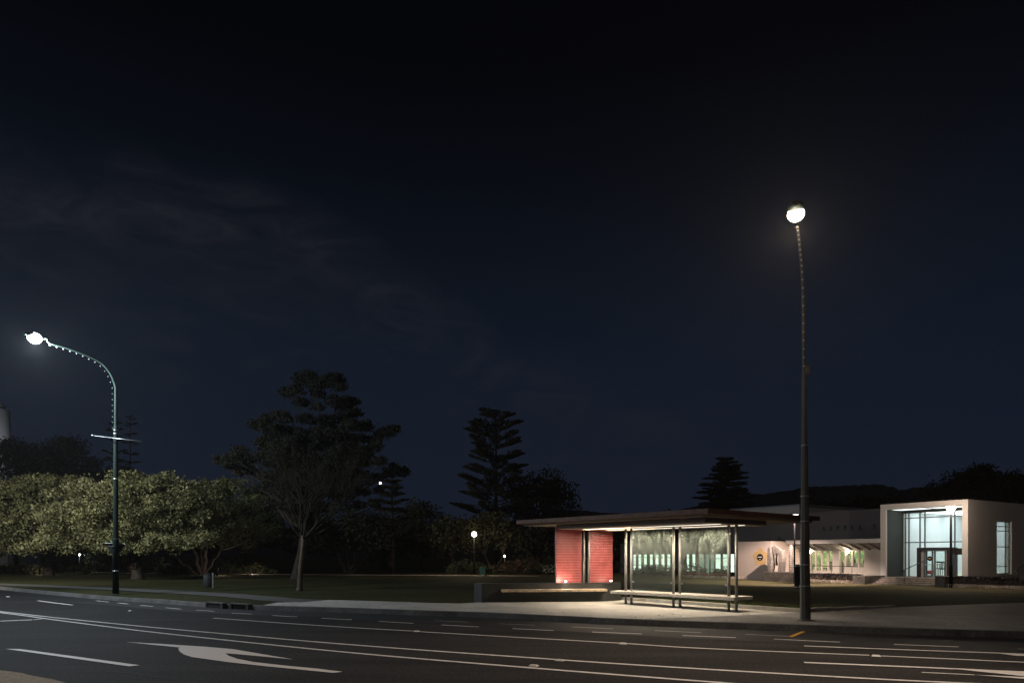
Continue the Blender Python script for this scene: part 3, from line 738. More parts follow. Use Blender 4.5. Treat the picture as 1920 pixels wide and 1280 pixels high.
for k in range(3): bb(mb, uL+ti+.4, uR-to-.4, 43.3+k*2.1, 44.4+k*2.1, CT-.10, CT-.064)
mb.build('ceiling_light', 'lobby_light', bd)
mb = MB()
for k in range(2):
    w_ = (uR-to-uL-ti); bb(mb, uL+ti+.12+k*w_*.5, uL+ti+.12+k*w_*.5+w_*.42, NF+.5, 42.0, CT-.02, CT-.004)
mb.build('recess_light', 'recess_light', bd)
# glazed wall
GN = 42.6; gl = uL+ti+.02; gr = uR-to
mb = MB(); bb(mb, gl, gr, GN, GN+.015, FL+.02, 4.38); mb.build('glazing', 'glass_clear', bd)
mb = MB(); bb(mb, gl, gr, GN-.08, GN+.1, 4.38, CT-.003); mb.build('glazing_header', 'render_green', bd)
for px in (1698.5, 1705.3, 1726, 1735.2, 1791.2):
    u = BU(px, GN-.06); mb = MB(); bb(mb, u-.035, u+.035, GN-.07, GN-.003, FL+.003, 4.378); mb.build('mullion', 'frame', bd)
for z in (2.6, 4.08):
    mb = MB(); bb(mb, gl, gr, GN-.06, GN-.004, z-.03, z+.03); mb.build('transom', 'frame', bd)
# door portal
p0 = BU(1720,41.6); p1 = BU(1782,41.6); PT = 2.27
mb = MB(); bb(mb, p0, p0+.16, 41.6, GN-.1, FL+.003, PT-.16); bb(mb, p1-.16, p1, 41.6, GN-.1, FL+.003, PT-.16); bb(mb, p0, p1, 41.6, GN-.1, PT-.16, PT); bb(mb, p1+.003, gr-.003, 42.3, GN-.1, PT-.42, PT-.05)
mb.build('door_portal', 'frame_dark', bd)
mb = MB(); bb(mb, p0+.17, p0+.27, 41.75, 41.9, FL+.003, PT-.19); bb(mb, p1-.27, p1-.17, 41.75, 41.9, FL+.003, PT-.19); bb(mb, p0+.17, p1-.17, 41.75, 41.9, PT-.187, PT-.164)
mb.build('door_frame', 'frame_pale', bd)
pc = BU(1752,41.85)
for a, b in ((p0+.29, pc-.02), (pc+.02, p1-.29)):
    mb = MB(); bb(mb, a, a+.09, 41.82, 41.87, FL+.02, PT-.22); bb(mb, b-.09, b, 41.82, 41.87, FL+.02, PT-.22); bb(mb, a, b, 41.82, 41.87, PT-.219, PT-.192); bb(mb, a+.09, b-.09, 41.82, 41.87, FL+.02, FL+.12)
    dr = mb.build('door', 'frame', bd)
    mb = MB(); bb(mb, a+.09, b-.09, 41.84, 41.85, FL+.12, PT-.22); mb.build('pane', 'glass_clear', dr)
    mb = MB(); bb(mb, a+.05, b-.05, 41.78, 41.80, FL+.72, FL+.76); mb.build('push_bar', 'steel', dr)
# side window
mb = MB()
for z0, z1 in ((.73,.79),(3.73,3.79),(1.15,1.19),(2.28,2.33),(3.2,3.24),(3.46,3.5)): bb(mb, uR-.16, uR-.1, wn0+.06, wn1-.06, z0, z1)
bb(mb, uR-.17, uR-.09, wn0, wn0+.06, .73, 3.79); bb(mb, uR-.17, uR-.09, wn1-.06, wn1, .73, 3.79); bb(mb, uR-.155, uR-.105, wn1-.5, wn1-.45, .79, 3.73)
wf = mb.build('window', 'frame', bd)
mb = MB(); bb(mb, uR-.135, uR-.125, wn0+.06, wn1-.06, .79, 3.73); mb.build('pane', 'glass_clear', wf)
mb = MB(); bb(mb, uR-.1, uR+.05, wn0-.05, wn1+.05, .68, .727); mb.build('sill', 'frame_pale', bd)
# upper wall with letters, gallery hall, low wing
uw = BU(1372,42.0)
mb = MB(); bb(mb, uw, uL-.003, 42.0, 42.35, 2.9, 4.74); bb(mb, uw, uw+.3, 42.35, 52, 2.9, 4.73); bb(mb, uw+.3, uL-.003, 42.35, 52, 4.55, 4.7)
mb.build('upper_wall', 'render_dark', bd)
def letter(ch, px, zc):
    u = BU(px, 42.0); h = .27; w = .17; s = .045; n0, n1 = 41.955, 41.998
    mb = MB()
    def r(a0,a1,z0,z1): bb(mb, u+a0*w, u+a1*w, n0, n1, zc+(z0-.5)*h, zc+(z1-.5)*h)
    if ch == 'L': r(-.4,-.1,.15,1); r(-.5,.5,0,.15); r(.32,.5,.15,.32)
    if ch == 'I': r(-.15,.15,.1,.9); r(-.35,.35,0,.1); r(-.35,.35,.9,1)
    if ch == 'T': r(-.15,.15,.1,.85); r(-.55,.55,.85,1); r(-.3,.3,0,.1); r(-.55,-.42,.68,.85); r(.42,.55,.68,.85)
    if ch == 'E': r(-.4,-.1,.14,.86); r(-.5,.5,0,.14); r(-.5,.5,.86,1); r(-.1,.3,.44,.56)
    o = mb.build('letter', 'letter', bd); o['label'] = 'dark metal letter '+ch
for ch, px in (('L',1547),('I',1559),('T',1572),('T',1586),('L',1599.5),('E',1614),('T',1640.5)): letter(ch, px, 3.62)
ug = BU(1500,52.4)
mb = MB(); bb(mb, BU(1372,52.4), ug, 52.4, 62, GZ, 6.15); mb.build('gallery_hall', 'render_white', bd)
mb = MB(); bb(mb, BU(1372,52.4)-.1, ug+.1, 52.3, 62.1, 6.151, 6.25); mb.build('hall_roof', 'roofing', bd)
def wall_open(mb, u0, u1, n0, n1, z0, z1, ops):
    c = u0
    for a, b, s, h in sorted(ops):
        if a > c+1e-4: bb(mb, c, a, n0, n1, z0, z1)
        if s > z0: bb(mb, a, b, n0, n1, z0, s)
        bb(mb, a, b, n0, n1, h, z1); c = b
    if u1 > c: bb(mb, c, u1, n0, n1, z0, z1)
def zy(py, px, Nn):
    a = (px-CX)/F; Y = Nn*(.849**2+.53**2)/(.849*a+.53); return H-(py-HY)/F*Y
lw = [(1187,1193.5),(1196.5,1203.5),(1207,1214),(1218,1225),(1228.5,1236),(1239.5,1247),(1250.5,1258),(1287,1293.5),(1297.5,1305),(1311,1321.5),(1322.5,1331),(1332,1340),(1341,1352.5),(1355,1365),(1369.5,1378)]
ops = []
for i, (a, b) in enumerate(lw):
    s = .5 if not 9 <= i <= 12 else .2
    ops.append((BU(a,42), BU(b,42), s, 1.92))
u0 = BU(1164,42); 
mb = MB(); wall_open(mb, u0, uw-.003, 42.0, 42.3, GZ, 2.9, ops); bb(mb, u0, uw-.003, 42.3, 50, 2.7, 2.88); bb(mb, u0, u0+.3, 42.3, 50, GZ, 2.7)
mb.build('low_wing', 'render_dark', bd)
for i, (a, b, s, h) in enumerate(ops):
    mb = MB(); bb(mb, a+.02, b-.02, 42.09, 42.11, s+.02, h-.02); pn = mb.build('window_pane', 'pane_dim' if 9 <= i <= 11 else 'pane_green', bd)
    mb = MB(); bb(mb, a+.003, b-.003, 42.04, 42.085, s+(h-s)*.3, s+(h-s)*.3+.05); bb(mb, a+.003, b-.003, 42.04, 42.085, s+(h-s)*.78, s+(h-s)*.78+.04); bb(mb, a+.003, a+.05, 42.03, 42.087, s, h); bb(mb, b-.05, b-.003, 42.03, 42.087, s, h); mb.build('frame', 'frame', pn)
# pale block, canopy, cafe front
k0 = BU(1383,39.0); k1 = BU(1447,39.0)
mb = MB(); bb(mb, k0, k1, 39.0, 41.99, GZ, 2.77); mb.build('pale_block', 'render_pink', bd)
cf = [(BU(1519,42),BU(1564.7,42),.8,2.14),(BU(1575,42),BU(1586,42),.6,2.14),(BU(1587.5,42),BU(1624,42),1.05,2.14)]
kc = BU(1449,42)
mb = MB(); wall_open(mb, kc-3, uL-.004, 42.0, 42.3, GZ, 2.6, cf); mb.build('cafe_wall', 'cafe_render', bd)
for px in (1472,1484,1497):
    u = BU(px,41.95); mb = MB(); bb(mb, u-.05, u+.05, 41.93, 41.996, .5, 2.3); mb.build('wall_mullion', 'frame_pale', bd)
mb = MB()
for px in (1519.5,1530.7,1542.3,1554.2,1564.2,1586.8,1599.3,1611.8,1623.6):
    u = BU(px,42.05); bb(mb, u-.06, u+.06, 42.02, 42.12, .62 if px < 1588 else 1.06, 2.135)
for a, b, s, h in cf: bb(mb, a, b, 42.01, 42.13, h-.05, h-.002)
fr = mb.build('cafe_window', 'frame_pale', bd)
mb = MB()
for a, b, s, h in cf: bb(mb, a+.01, b-.01, 42.16, 42.17, s+.01, h-.06)
mb.build('pane', 'glass_clear', fr)
cu0 = BU(1505,42)-3.2; cu1 = uL-.02
mb = MB(); bb(mb, cu0, cu1, 46.5, 46.6, .3, 2.6); mb.build('cafe_back_wall', 'wall_art', bd)
mb = MB(); bb(mb, cu0, cu0+.1, 42.31, 46.49, .3, 2.6); bb(mb, cu1-.1, cu1, 42.31, 46.49, .3, 2.6); bb(mb, cu0, cu1, 42.31, 46.49, 2.61, 2.7); bb(mb, cu0+.1, cu1-.1, 42.31, 46.49, .3, .48); mb.build('cafe_room', 'interior_cream', bd)
mb = MB(); bb(mb, cu0+.5, cu1-.6, 43.2, 43.45, 2.56, 2.60); bb(mb, cu0+.5, cu1-.6, 45.4, 45.65, 2.56, 2.60); mb.build('cafe_light', 'cafe_light', bd)
mb = MB(); bb(mb, cu0+3.4, cu1-1.4, 44.6, 45.1, .481, 1.3); mb.build('counter', 'canopy_grey', bd)
bt0 = None
for k in range(16):
    c = BP(cu0+3.6+k*(cu1-cu0-5.4)/16+rng.uniform(-.08,.08), 44.8, 1.301)
    if bt0 is None:
        m = MB(); m.lathe((0,0,0), [(.05,0),(.05,.2),(.02,.26),(.02,.34)], 10); bt0 = o = m.build('bottle', 'chair_metal', None, True)
    else: o = bt0.copy(); COL.objects.link(o)
    o.location = c; o.scale = (1,1,.8+.5*((k*7)%5)/5); tag(o, 'dark bottle standing in the row on the cafe counter', 'bottle', 'bottles on the cafe counter')
# canopy
CN = 40.6; c0 = k1+.003; c1 = uL-.003
mb = MB(); bb(mb, c0, c1, CN-.08, CN, 2.58, 2.83); mb.build('canopy_fascia', 'render_white', bd)
mb = MB()
mb.hexa([BP(c0,CN+.003,2.62),BP(c1,CN+.003,2.62),BP(c1,41.995,2.24),BP(c0,41.995,2.24),BP(c0,CN+.003,2.82),BP(c1,CN+.003,2.82),BP(c1,41.995,2.82),BP(c0,41.995,2.82)])
mb.build('canopy', 'canopy_grey', bd)
nr = 10
for i in range(nr):
    u = c0+.6+(c1-c0-.8)*i/(nr-1); mb = MB()
    mb.hexa([BP(u-.05,CN+.006,2.52),BP(u+.05,CN+.006,2.52),BP(u+.05,41.98,2.14),BP(u-.05,41.98,2.14),BP(u-.05,CN+.006,2.615),BP(u+.05,CN+.006,2.615),BP(u+.05,41.98,2.235),BP(u-.05,41.98,2.235)]); mb.build('rafter', 'frame', bd)
# terrace and steps
s0_ = BU(1627,38.4); s1_ = BU(1757.5,38.4)
st = thing('entrance_steps', 'worn concrete entrance steps with flanking walls below the lit doorway', 'steps', BP(s0_,38.4,.14))
for k in range(4):
    mb = MB(); bb(mb, s0_, s1_, 38.4+k*.42, 38.4+(k+1)*.42-.003 if k < 3 else NF+.015, GZ, .14+(k+1)*.0975); o = mb.build('step', 'step', st); bevel(o, .012)
mb = MB(); bb(mb, s1_+.004, s1_+.5, 38.2, 40.3, GZ, .70); o = mb.build('flank_wall', 'plinth', st); bevel(o, .015)
mb = MB(); bb(mb, s0_-.75, s0_-.004, 38.2, 40.3, GZ, .62); o = mb.build('flank_wall', 'plinth', st); bevel(o, .015)
mb = MB(); bb(mb, kc-.5, s0_-.76, 39.6, 41.99, GZ, .50); o = struct('terrace', mb, 'step')
def railing(name, label, P, posts, m='dark_metal'):
    t = thing(name, label, 'handrail', P[0])
    mb = MB(); mb.tube(P, .022, 8); mb.build('rail', m, t, True)
    for a, b in posts:
        mb = MB(); mb.tube([a,b], .018, 8); mb.build('post', m, t, True)
u = BU(1700,38.6)
railing('handrail', 'slanting metal handrail up the middle of the entrance steps', [BP(u-.1,38.3,.95), BP(u-.05,38.45,1.0), BP(u+.1,40.3,1.5), BP(u+.1,40.5,1.5)], [(BP(u-.05,38.5,.2),BP(u-.05,38.5,1.0)), (BP(u+.1,40.3,.5),BP(u+.1,40.3,1.49))])
r0 = BU(1523,39.3); r1 = BU(1601,39.3)
railing('handrail', 'horizontal metal handrail along the cafe terrace hedge', [BP(r0,39.3,1.15), BP(r1,39.3,1.15)], [(BP(r0+(r1-r0)*f,39.3,.5),BP(r0+(r1-r0)*f,39.3,1.15)) for f in (.02,.5,.97)])
railing('handrail', 'short sloping handrail beside the entrance block at the right edge', [BP(uR+.3,47,1.4), BP(uR+.5,45.6,1.15), BP(uR+.7,44.2,.8)], [(BP(uR+.3,47,.2),BP(uR+.3,47,1.4)), (BP(uR+.6,45,.2),BP(uR+.6,45,1.0))])
# furniture in the lobby and the cafe
def chair_local():
    t = thing('chair', 'dark slatted chair just inside the right leaf of the glass doors', 'chair', (0,0,0), 'chairs behind the glass front')
    m = MB(); m.box(-.21,.21,-.21,.21,.43,.47); m.build('seat', 'chair_metal', t, local=True)
    m = MB(); m.box(-.21,.21,.18,.21,.82,.9)
    for k in range(4): m.box(-.2+.123*k,-.17+.123*k,.185,.205,.48,.82)
    m.build('backrest', 'chair_metal', t, local=True)
    for x in (-.19,.19):
        for y in (-.19,.19):
            m = MB(); m.box(x-.015,x+.015,y-.015,y+.015,0,.43); m.build('leg', 'chair_metal', t, local=True)
    return t
ch = chair_local(); ch.location = BP(BU(1774,43.6),43.6,FL+.02); ch.rotation_euler.z = .4
copytree(ch, BP(BU(1764,44.6),44.6,FL+.02), 'dark slatted chair standing deeper in the lit lobby', 2.2)
copytree(ch, BP(BU(1706,43.8),43.8,FL+.02), 'dark slatted chair behind the left window bay of the lobby', .9)
copytree(ch, BP(BU(1545,43.2),43.2,.48), 'dark slatted chair behind the left cafe windows', 1.2)
copytree(ch, BP(BU(1558,43.4),43.4,.48), 'dark slatted chair behind the fourth cafe window pane', -.6)
copytree(ch, BP(BU(1581,43.1),43.1,.48), 'dark slatted chair behind the cafe glass door', .3)
c = BP(BU(1742.5,43.2),43.2,FL+.02)
t = thing('stool', 'low red upholstered stool inside the left door leaf', 'stool', c)
m = MB(); m.box(c.x-.3,c.x+.3,c.y-.2,c.y+.2,c.z+.14,c.z+.36); bevel(m.build('cushion', 'red_fabric', t), .03)
for x in (-.25,.25):
    for y in (-.15,.15):
        m = MB(); m.box(c.x+x-.02,c.x+x+.02,c.y+y-.02,c.y+y+.02,c.z,c.z+.14); m.build('leg', 'chair_metal', t)
c = BP(BU(1764,46),46,FL+.02); t = thing('table', 'white pedestal table in the lit lobby behind the doors', 'table', c)
m = MB(); m.lathe(c, [(.25,0),(.25,.03),(.04,.05),(.04,.7),(.45,.71),(.45,.75)], 16); m.build('pedestal_top', 'white_paint', t)
c = BP(BU(1711,44.5),44.5,FL+.02); t = thing('reception_counter', 'cream display counter with dark band behind the left lobby glazing', 'counter', c)
m = MB(); m.obox(c, uB, -.7, .5, nB, 0, .6, c.z, c.z+.9); m.build('counter_body', 'interior_cream', t)
m = MB(); m.obox(c, uB, -.75, .55, nB, -.05, .65, c.z+.901, c.z+.98); m.build('counter_top', 'chair_metal', t)
for i, (px, z, w_, h_) in enumerate(((1716,2.35,1.1,.5),(1738,2.2,.9,.45),(1768,2.25,1.0,.45))):
    c = BP(BU(px,49.5),49.5,z); t = thing('display_frame', ('left','middle','right')[i]+' grey display frame on the back wall of the lit lobby', 'display frame', c, 'display frames in the lobby')
    m = MB()
    for a0,a1,z0,z1 in ((-w_,w_,.0,.05),(-w_,w_,h_-.05,h_),(-w_,-w_+.05,.051,h_-.051),(w_-.05,w_,.051,h_-.051)): m.obox(c, uB, a0, a1, nB, 0, .06, z+z0, z+z1)
    m.build('frame', 'frame', t)
    m = MB(); m.obox(c, uB, -w_+.06, w_-.06, nB, .02, .05, z+.06, z+h_-.06); m.build('panel', 'canopy_grey', t)
c = BP(BU(1708,44.2),44.2,1.75); t = thing('spotlight_bar', 'small dark track light behind the left lobby glazing', 'track light', c)
m = MB(); m.obox(c, uB, -.5, .3, nB, -.03, .03, 2.95, 2.99); m.obox(c, uB, -.35, -.1, nB, -.08, .08, 2.85, 2.949); m.obox(c, uB, .0, .2, nB, -.08, .08, 2.86, 2.949); m.build('track', 'chair_metal', t)
c = BP(BU(1745,41.83),41.83,1.63)
t = thing('door_decal', 'small round black sticker with pale mark on the left door glass', 'sticker', c)
m = MB(); m.tube([c-nB*.03, c-nB*.024], .14, 20); m.build('disc', 'black_paint', t)
m = MB(); m.obox(c-nB*.034, uB, -.06, .06, nB, -.002, .002, c.z-.03, c.z+.03); m.build('mark', 'tan', t)
# wall sign: tan flower with black disc
c = BP(BU(1427,39.0),39.0,zy(1044,1427,39.0))
t = thing('wall_sign', 'tan flower shaped sign with a black disc on the pale wall', 'sign', c)
def petal_poly(R0, R1, k, ph):
    return [((R0+R1*math.cos(k*a))*math.sin(a+ph), (R0+R1*math.cos(k*a))*math.cos(a+ph)) for a in [2*math.pi*i/80 for i in range(80)]]
pp = petal_poly(.56,.085,5,0)
m = MB(); vs = [c+uB*x+Vector((0,0,z))-nB*.012 for x, z in pp]; m.poly(list(reversed(vs))); m.build('flower', 'tan', t)
m = MB(); m.tube([c-nB*.05, c-nB*.014], .235, 28); m.build('disc', 'black_paint', t)
m = MB()
for i in range(7):
    x = -.16+.047*i; hgt = (.035,.03,.045,.04,.045,.03,.035)[i]
    m.obox(c-nB*.054, uB, x, x+.03, nB, -.002, .002, c.z-hgt*.5+.0, c.z+hgt)
m.obox(c-nB*.054, uB, -.045, .045, nB, -.002, .002, c.z-.155, c.z-.125)
m.build('lettering', 'white_paint', t)
# small wall floodlight on the upper wall
c = BP(BU(1462,41.9),41.9,3.02); t = thing('wall_floodlight', 'tiny dark floodlight perched above the canopy on the upper wall', 'floodlight', c)
m = MB(); m.obox(c, uB, -.07, .07, nB, -.06, .06, c.z-.05, c.z+.07); m.build('housing', 'dark_metal', t)
# cafe wall lamps
for i, (px, l) in enumerate(((1521,'left bright warm wall lamp glowing under the canopy'),(1590,'right bright warm wall lamp glowing under the canopy between panes'))):
    c = BP(BU(px,41.9),41.9,zy(1034,px,41.9))
    t = thing('wall_lamp', l, 'wall lamp', c, 'lamps under the cafe canopy')
    m = MB(); m.sphere(c, .075 if i == 0 else .1, 12); m.build('globe', 'lamp_park', t, True)
    m = MB(); m.obox(c, uB, -.03, .03, nB, .05, .098, c.z-.04, c.z+.04); m.build('bracket', 'dark_metal', t)
    lamp('wall_lamp_light', c-nB*.3, 7 if i == 0 else 9, (1,.8,.52), .08, t)
# sculpture
pu0 = BU(1431,37.2); pu1 = BU(1490.5,37.2); pm = (pu0+pu1)/2; PTZ = .76
t = thing('plinth', 'long stained concrete plinth under the stone sculpture', 'plinth', BP(pm,37.2,.14))
m = MB(); bb(m, pu0, pu1, 37.2, 38.4, GZ, PTZ); bevel(m.build('plinth_block', 'plinth', t), .02)
t = thing('stone_sculpture', 'abstract stone sculpture of upright slabs on a concrete plinth', 'sculpture', BP(pm,37.8,PTZ))
def slab(name, prof, n0, n1, m='stone'):
    """outline in photo columns/rows on the sculpture plane"""
    vs = []
    for nn in (n0, n1):
        for x, y in prof: vs.append(BP(BU(x,37.8), nn, max(PTZ-.01, zy(y,x,37.8))))
    k = len(prof); b = MB()
    b.add(vs, [tuple(range(k)), tuple(range(2*k-1,k-1,-1))]+[(i,i+k,(i+1)%k+k,(i+1)%k) for i in range(k)])
    o = b.build(name, m, t); bevel(o, .03, 2); return o
slab('leaning_column', [(1445.5,1073),(1444,1060),(1444.2,1040),(1444.6,1028),(1447,1024.5),(1450,1027),(1451,1040),(1452,1053),(1451,1065),(1449.5,1073)], 37.55, 38.0)
slab('arched_slab', [(1450,1027),(1452,1022.5),(1458,1024),(1466,1030),(1467,1044),(1463.5,1043),(1461.5,1039),(1457,1037),(1456,1050),(1458,1060),(1456,1058),(1453.5,1044),(1452.5,1036)], 37.7, 37.95)
slab('broad_column', [(1464.5,1073),(1466,1060),(1465.5,1045),(1466.5,1031.5),(1469,1030),(1472.5,1032),(1474,1045),(1473.5,1060),(1472,1073)], 37.5, 37.9)
slab('dark_blade', [(1461,1062),(1461.8,1048),(1464,1040),(1466,1042),(1466.5,1055),(1466,1070),(1464.5,1069)], 37.92, 38.05, 'plinth')
b = MB(); cx_ = BP(BU(1484.5,37.8),37.8,PTZ); prof = []
for i in range(27):
    f = i/26; r = .155*(1-.25*abs(f-.42)*1.5) if f < .8 else .155*(.9-1.6*(f-.8)); r += .012*(1 if i%2 else -1); prof.append((max(r,.05), f*1.72))
b.lathe(cx_, prof, 8); b.build('ribbed_column', 'stone', t)

# ------------------------------------------------------------------ foliage tools
def rdir(up=0.0):
    while True:
        v = Vector((rng.uniform(-1,1), rng.uniform(-1,1), rng.uniform(-1,1)))
        if .05 < v.length < 1: v.normalize(); v.z += up; return v.normalized()
def clump(mb, c, r, n, size, sq=.7, aspect=.55, shell=.55, fly=.1):
    c = Vector(c)
    for _ in range(n):
        d = rdir(); rr = r*(shell+(1-shell)*rng.random())*(.75+.4*rng.random())
        p = c+Vector((d.x*rr, d.y*rr, d.z*rr*sq))
        if rng.random() < fly: p = c+(p-c)*rng.uniform(1.15,1.75)
        l = size*rng.uniform(.5,1.5)
        mb.leaf(p, rdir(-.25), l*aspect, l, (d+rdir()*.8).normalized())
def limb(mb, a, b, r0, r1, sag=.0, n=5, wig=.06):
    a = Vector(a); b = Vector(b); L = (b-a).length; pts = []
    for i in range(n+1):
        f = i/n; p = a.lerp(b, f)+Vector((0,0,sag*math.sin(math.pi*f)))
        if 0 < i < n: p += rdir()*L*wig*.5
        pts.append(p)
    mb.tube(pts, [r0+(r1-r0)*i/n for i in range(n+1)], 6, cap=False)
def tree_from_clumps(name, label, base, clumps, leaf, nleaf, size, bark='bark', tr=.25, fork=.45, group=None, trunks=None, sq=.7):
    base = Vector(base); t = thing(name, label, 'tree', base, group)
    zc = sum(c[2] for c, r in clumps)/len(clumps); xc = sum(c[0] for c, r in clumps)/len(clumps); yc = sum(c[1] for c, r in clumps)/len(clumps)
    fk = Vector((base.x*.6+xc*.4, base.y*.6+yc*.4, base.z+(zc-base.z)*fork))
    mb = MB()
    if trunks:
        for q, r in trunks: limb(mb, base+Vector((q[0]*.12,q[1]*.12,-.05)), base+Vector(q), r, r*.55, .0, 6, .1)
        hubs = [base+Vector(q) for q, r in trunks]
    else:
        mb.tube([base-Vector((0,0,.1)), base+Vector((0,0,.25)), base.lerp(fk,.5)+rdir()*.08, fk], [tr*1.5,tr*1.08,tr*.92,tr*.8], 9)
        hubs = [fk]
    for c, r in clumps:
        if rng.random() < (.7 if len(clumps) < 120 else .07):
            h = min(hubs, key=lambda q: (q-Vector(c)).length); limb(mb, h, c, tr*.4, .02, .15, 5, .12)
    mb.build('trunk', bark, t, True)
    mb = MB()
    for c, r in clumps: clump(mb, c, r, max(12, int(nleaf*r*r)), size, sq)
    mb.build('crown', leaf, t)
    return t
def dome(cx, cy, zc, rx, ry, rz, n, r, low=-.35):
    out = []
    k = 0
    while len(out) < n:
        d = rdir(.15)
        if d.z < low: continue
        f = rng.uniform(.74,1.02) if rng.random() < .8 else rng.uniform(.3,.7)
        out.append((Vector((cx+d.x*rx*f, cy+d.y*ry*f, zc+d.z*rz*f)), r*rng.uniform(.7,1.25)))
    return out

# broad pale-leaved trees at the left
b = G(91,1079,.14); cA = dome(b.x-.6, b.y, 4.75, 7.1, 5.6, 3.45, 330, .75, -.8)
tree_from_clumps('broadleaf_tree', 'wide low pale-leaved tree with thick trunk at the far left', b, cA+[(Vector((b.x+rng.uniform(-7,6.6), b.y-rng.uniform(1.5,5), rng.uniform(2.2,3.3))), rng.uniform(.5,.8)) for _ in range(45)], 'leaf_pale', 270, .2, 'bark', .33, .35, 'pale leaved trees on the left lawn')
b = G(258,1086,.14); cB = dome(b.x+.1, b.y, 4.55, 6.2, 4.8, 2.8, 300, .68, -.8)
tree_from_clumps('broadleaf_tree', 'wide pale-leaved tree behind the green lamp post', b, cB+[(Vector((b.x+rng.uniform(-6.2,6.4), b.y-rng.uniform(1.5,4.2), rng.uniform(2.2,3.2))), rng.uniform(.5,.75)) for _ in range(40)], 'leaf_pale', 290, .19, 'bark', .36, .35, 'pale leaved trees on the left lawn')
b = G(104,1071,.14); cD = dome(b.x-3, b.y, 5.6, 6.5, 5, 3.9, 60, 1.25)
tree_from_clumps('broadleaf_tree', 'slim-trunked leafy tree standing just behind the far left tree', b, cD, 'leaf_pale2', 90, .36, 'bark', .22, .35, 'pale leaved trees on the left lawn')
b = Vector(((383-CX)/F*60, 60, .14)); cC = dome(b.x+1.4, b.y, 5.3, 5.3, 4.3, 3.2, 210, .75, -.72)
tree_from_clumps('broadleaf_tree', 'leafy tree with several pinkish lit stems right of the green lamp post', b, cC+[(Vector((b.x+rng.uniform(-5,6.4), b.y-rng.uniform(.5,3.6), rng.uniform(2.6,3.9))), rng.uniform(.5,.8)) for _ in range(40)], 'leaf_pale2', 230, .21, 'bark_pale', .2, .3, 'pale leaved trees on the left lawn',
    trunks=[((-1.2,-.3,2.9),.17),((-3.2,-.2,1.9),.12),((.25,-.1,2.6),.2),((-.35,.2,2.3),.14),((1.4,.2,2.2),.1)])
# big dark tree in the middle
zs_ = [(820,100),(760,150),(1040,130),(1000,165),(880,190),(700,230),(640,260),(900,270),(1080,205),(1190,330),(1130,360),(760,340),(900,380),(1040,330),(560,450),(450,490),(380,530),(620,490),(790,480),(960,480),(1120,450),(1210,420),(480,570),(600,590),(760,600),(920,580),(1080,580),(1220,540),(1310,550),(1480,595),(1535,560),(1400,650),(1280,650),(420,680),(520,710),(640,710),(800,720),(960,700),(1120,700),(1250,760),(1390,710),(240,750),(200,800),(110,835),(150,870),(300,820),(430,800),(540,830),(700,830),(860,830),(1000,830),(1150,850),(1300,850),(1430,840),(1550,890),(1620,935),(1500,950),(1400,980),(220,940),(330,930),(450,960),(600,950),(750,950),(900,960),(1050,950),(1200,950),(1300,1010),(420,1060),(560,1090),(700,1090),(860,1090),(1000,1090),(1150,1090),(1300,1110),(1420,1090),(500,1200),(650,1220),(800,1240),(950,1220),(1100,1230),(1250,1220),(1380,1210)]
Yb = 46; cl = []
for x, y in zs_:
    w = .25+1.9*(y/1200); dy = rng.uniform(-w,w)*1.6
    p = AT(400+x/4.571, 680+y/4.571, Yb+dy); cl.append((p, rng.uniform(.5,.85)))
for _ in range(120):
    x = rng.uniform(450,1300); y = rng.uniform(500,1150); cl.append((AT(400+x/4.571, 680+y/4.571, Yb+rng.uniform(-2.5,2.5)), rng.uniform(.6,.9)))
for _ in range(260):
    p1 = rng.choice(zs_); p2 = rng.choice(zs_)
    if 10 < math.hypot(p1[0]-p2[0], p1[1]-p2[1]) < 190:
        f = rng.random(); x = p1[0]+(p2[0]-p1[0])*f; y = p1[1]+(p2[1]-p1[1])*f
        cl.append((AT(400+x/4.571, 680+y/4.571, Yb+rng.uniform(-1.5,1.5)), rng.uniform(.3,.55)))
for x, y in zs_:
    for q in range(2): cl.append((AT(400+(x+rng.uniform(-45,45))/4.571, 680+(y+rng.uniform(-40,20))/4.571, Yb+rng.uniform(-.8,.8)), rng.uniform(.16,.3)))
cl2 = []
for c, r in cl:
    cl2.append((c, r*.9))
    for _ in range(2):
        d = rdir(.1); cl2.append((c+Vector((d.x,d.y,d.z*.6))*r*rng.uniform(.6,1.05), r*rng.uniform(.28,.45)))
cl = cl2
b = Vector(((556-CX)/F*Yb, Yb, .14))
tree_from_clumps('dark_tree', 'tallest dark spreading tree standing behind the bare tree', b, cl, 'leaf_dark', 1250, .15, 'bark', .33, .4, None, sq=.55)
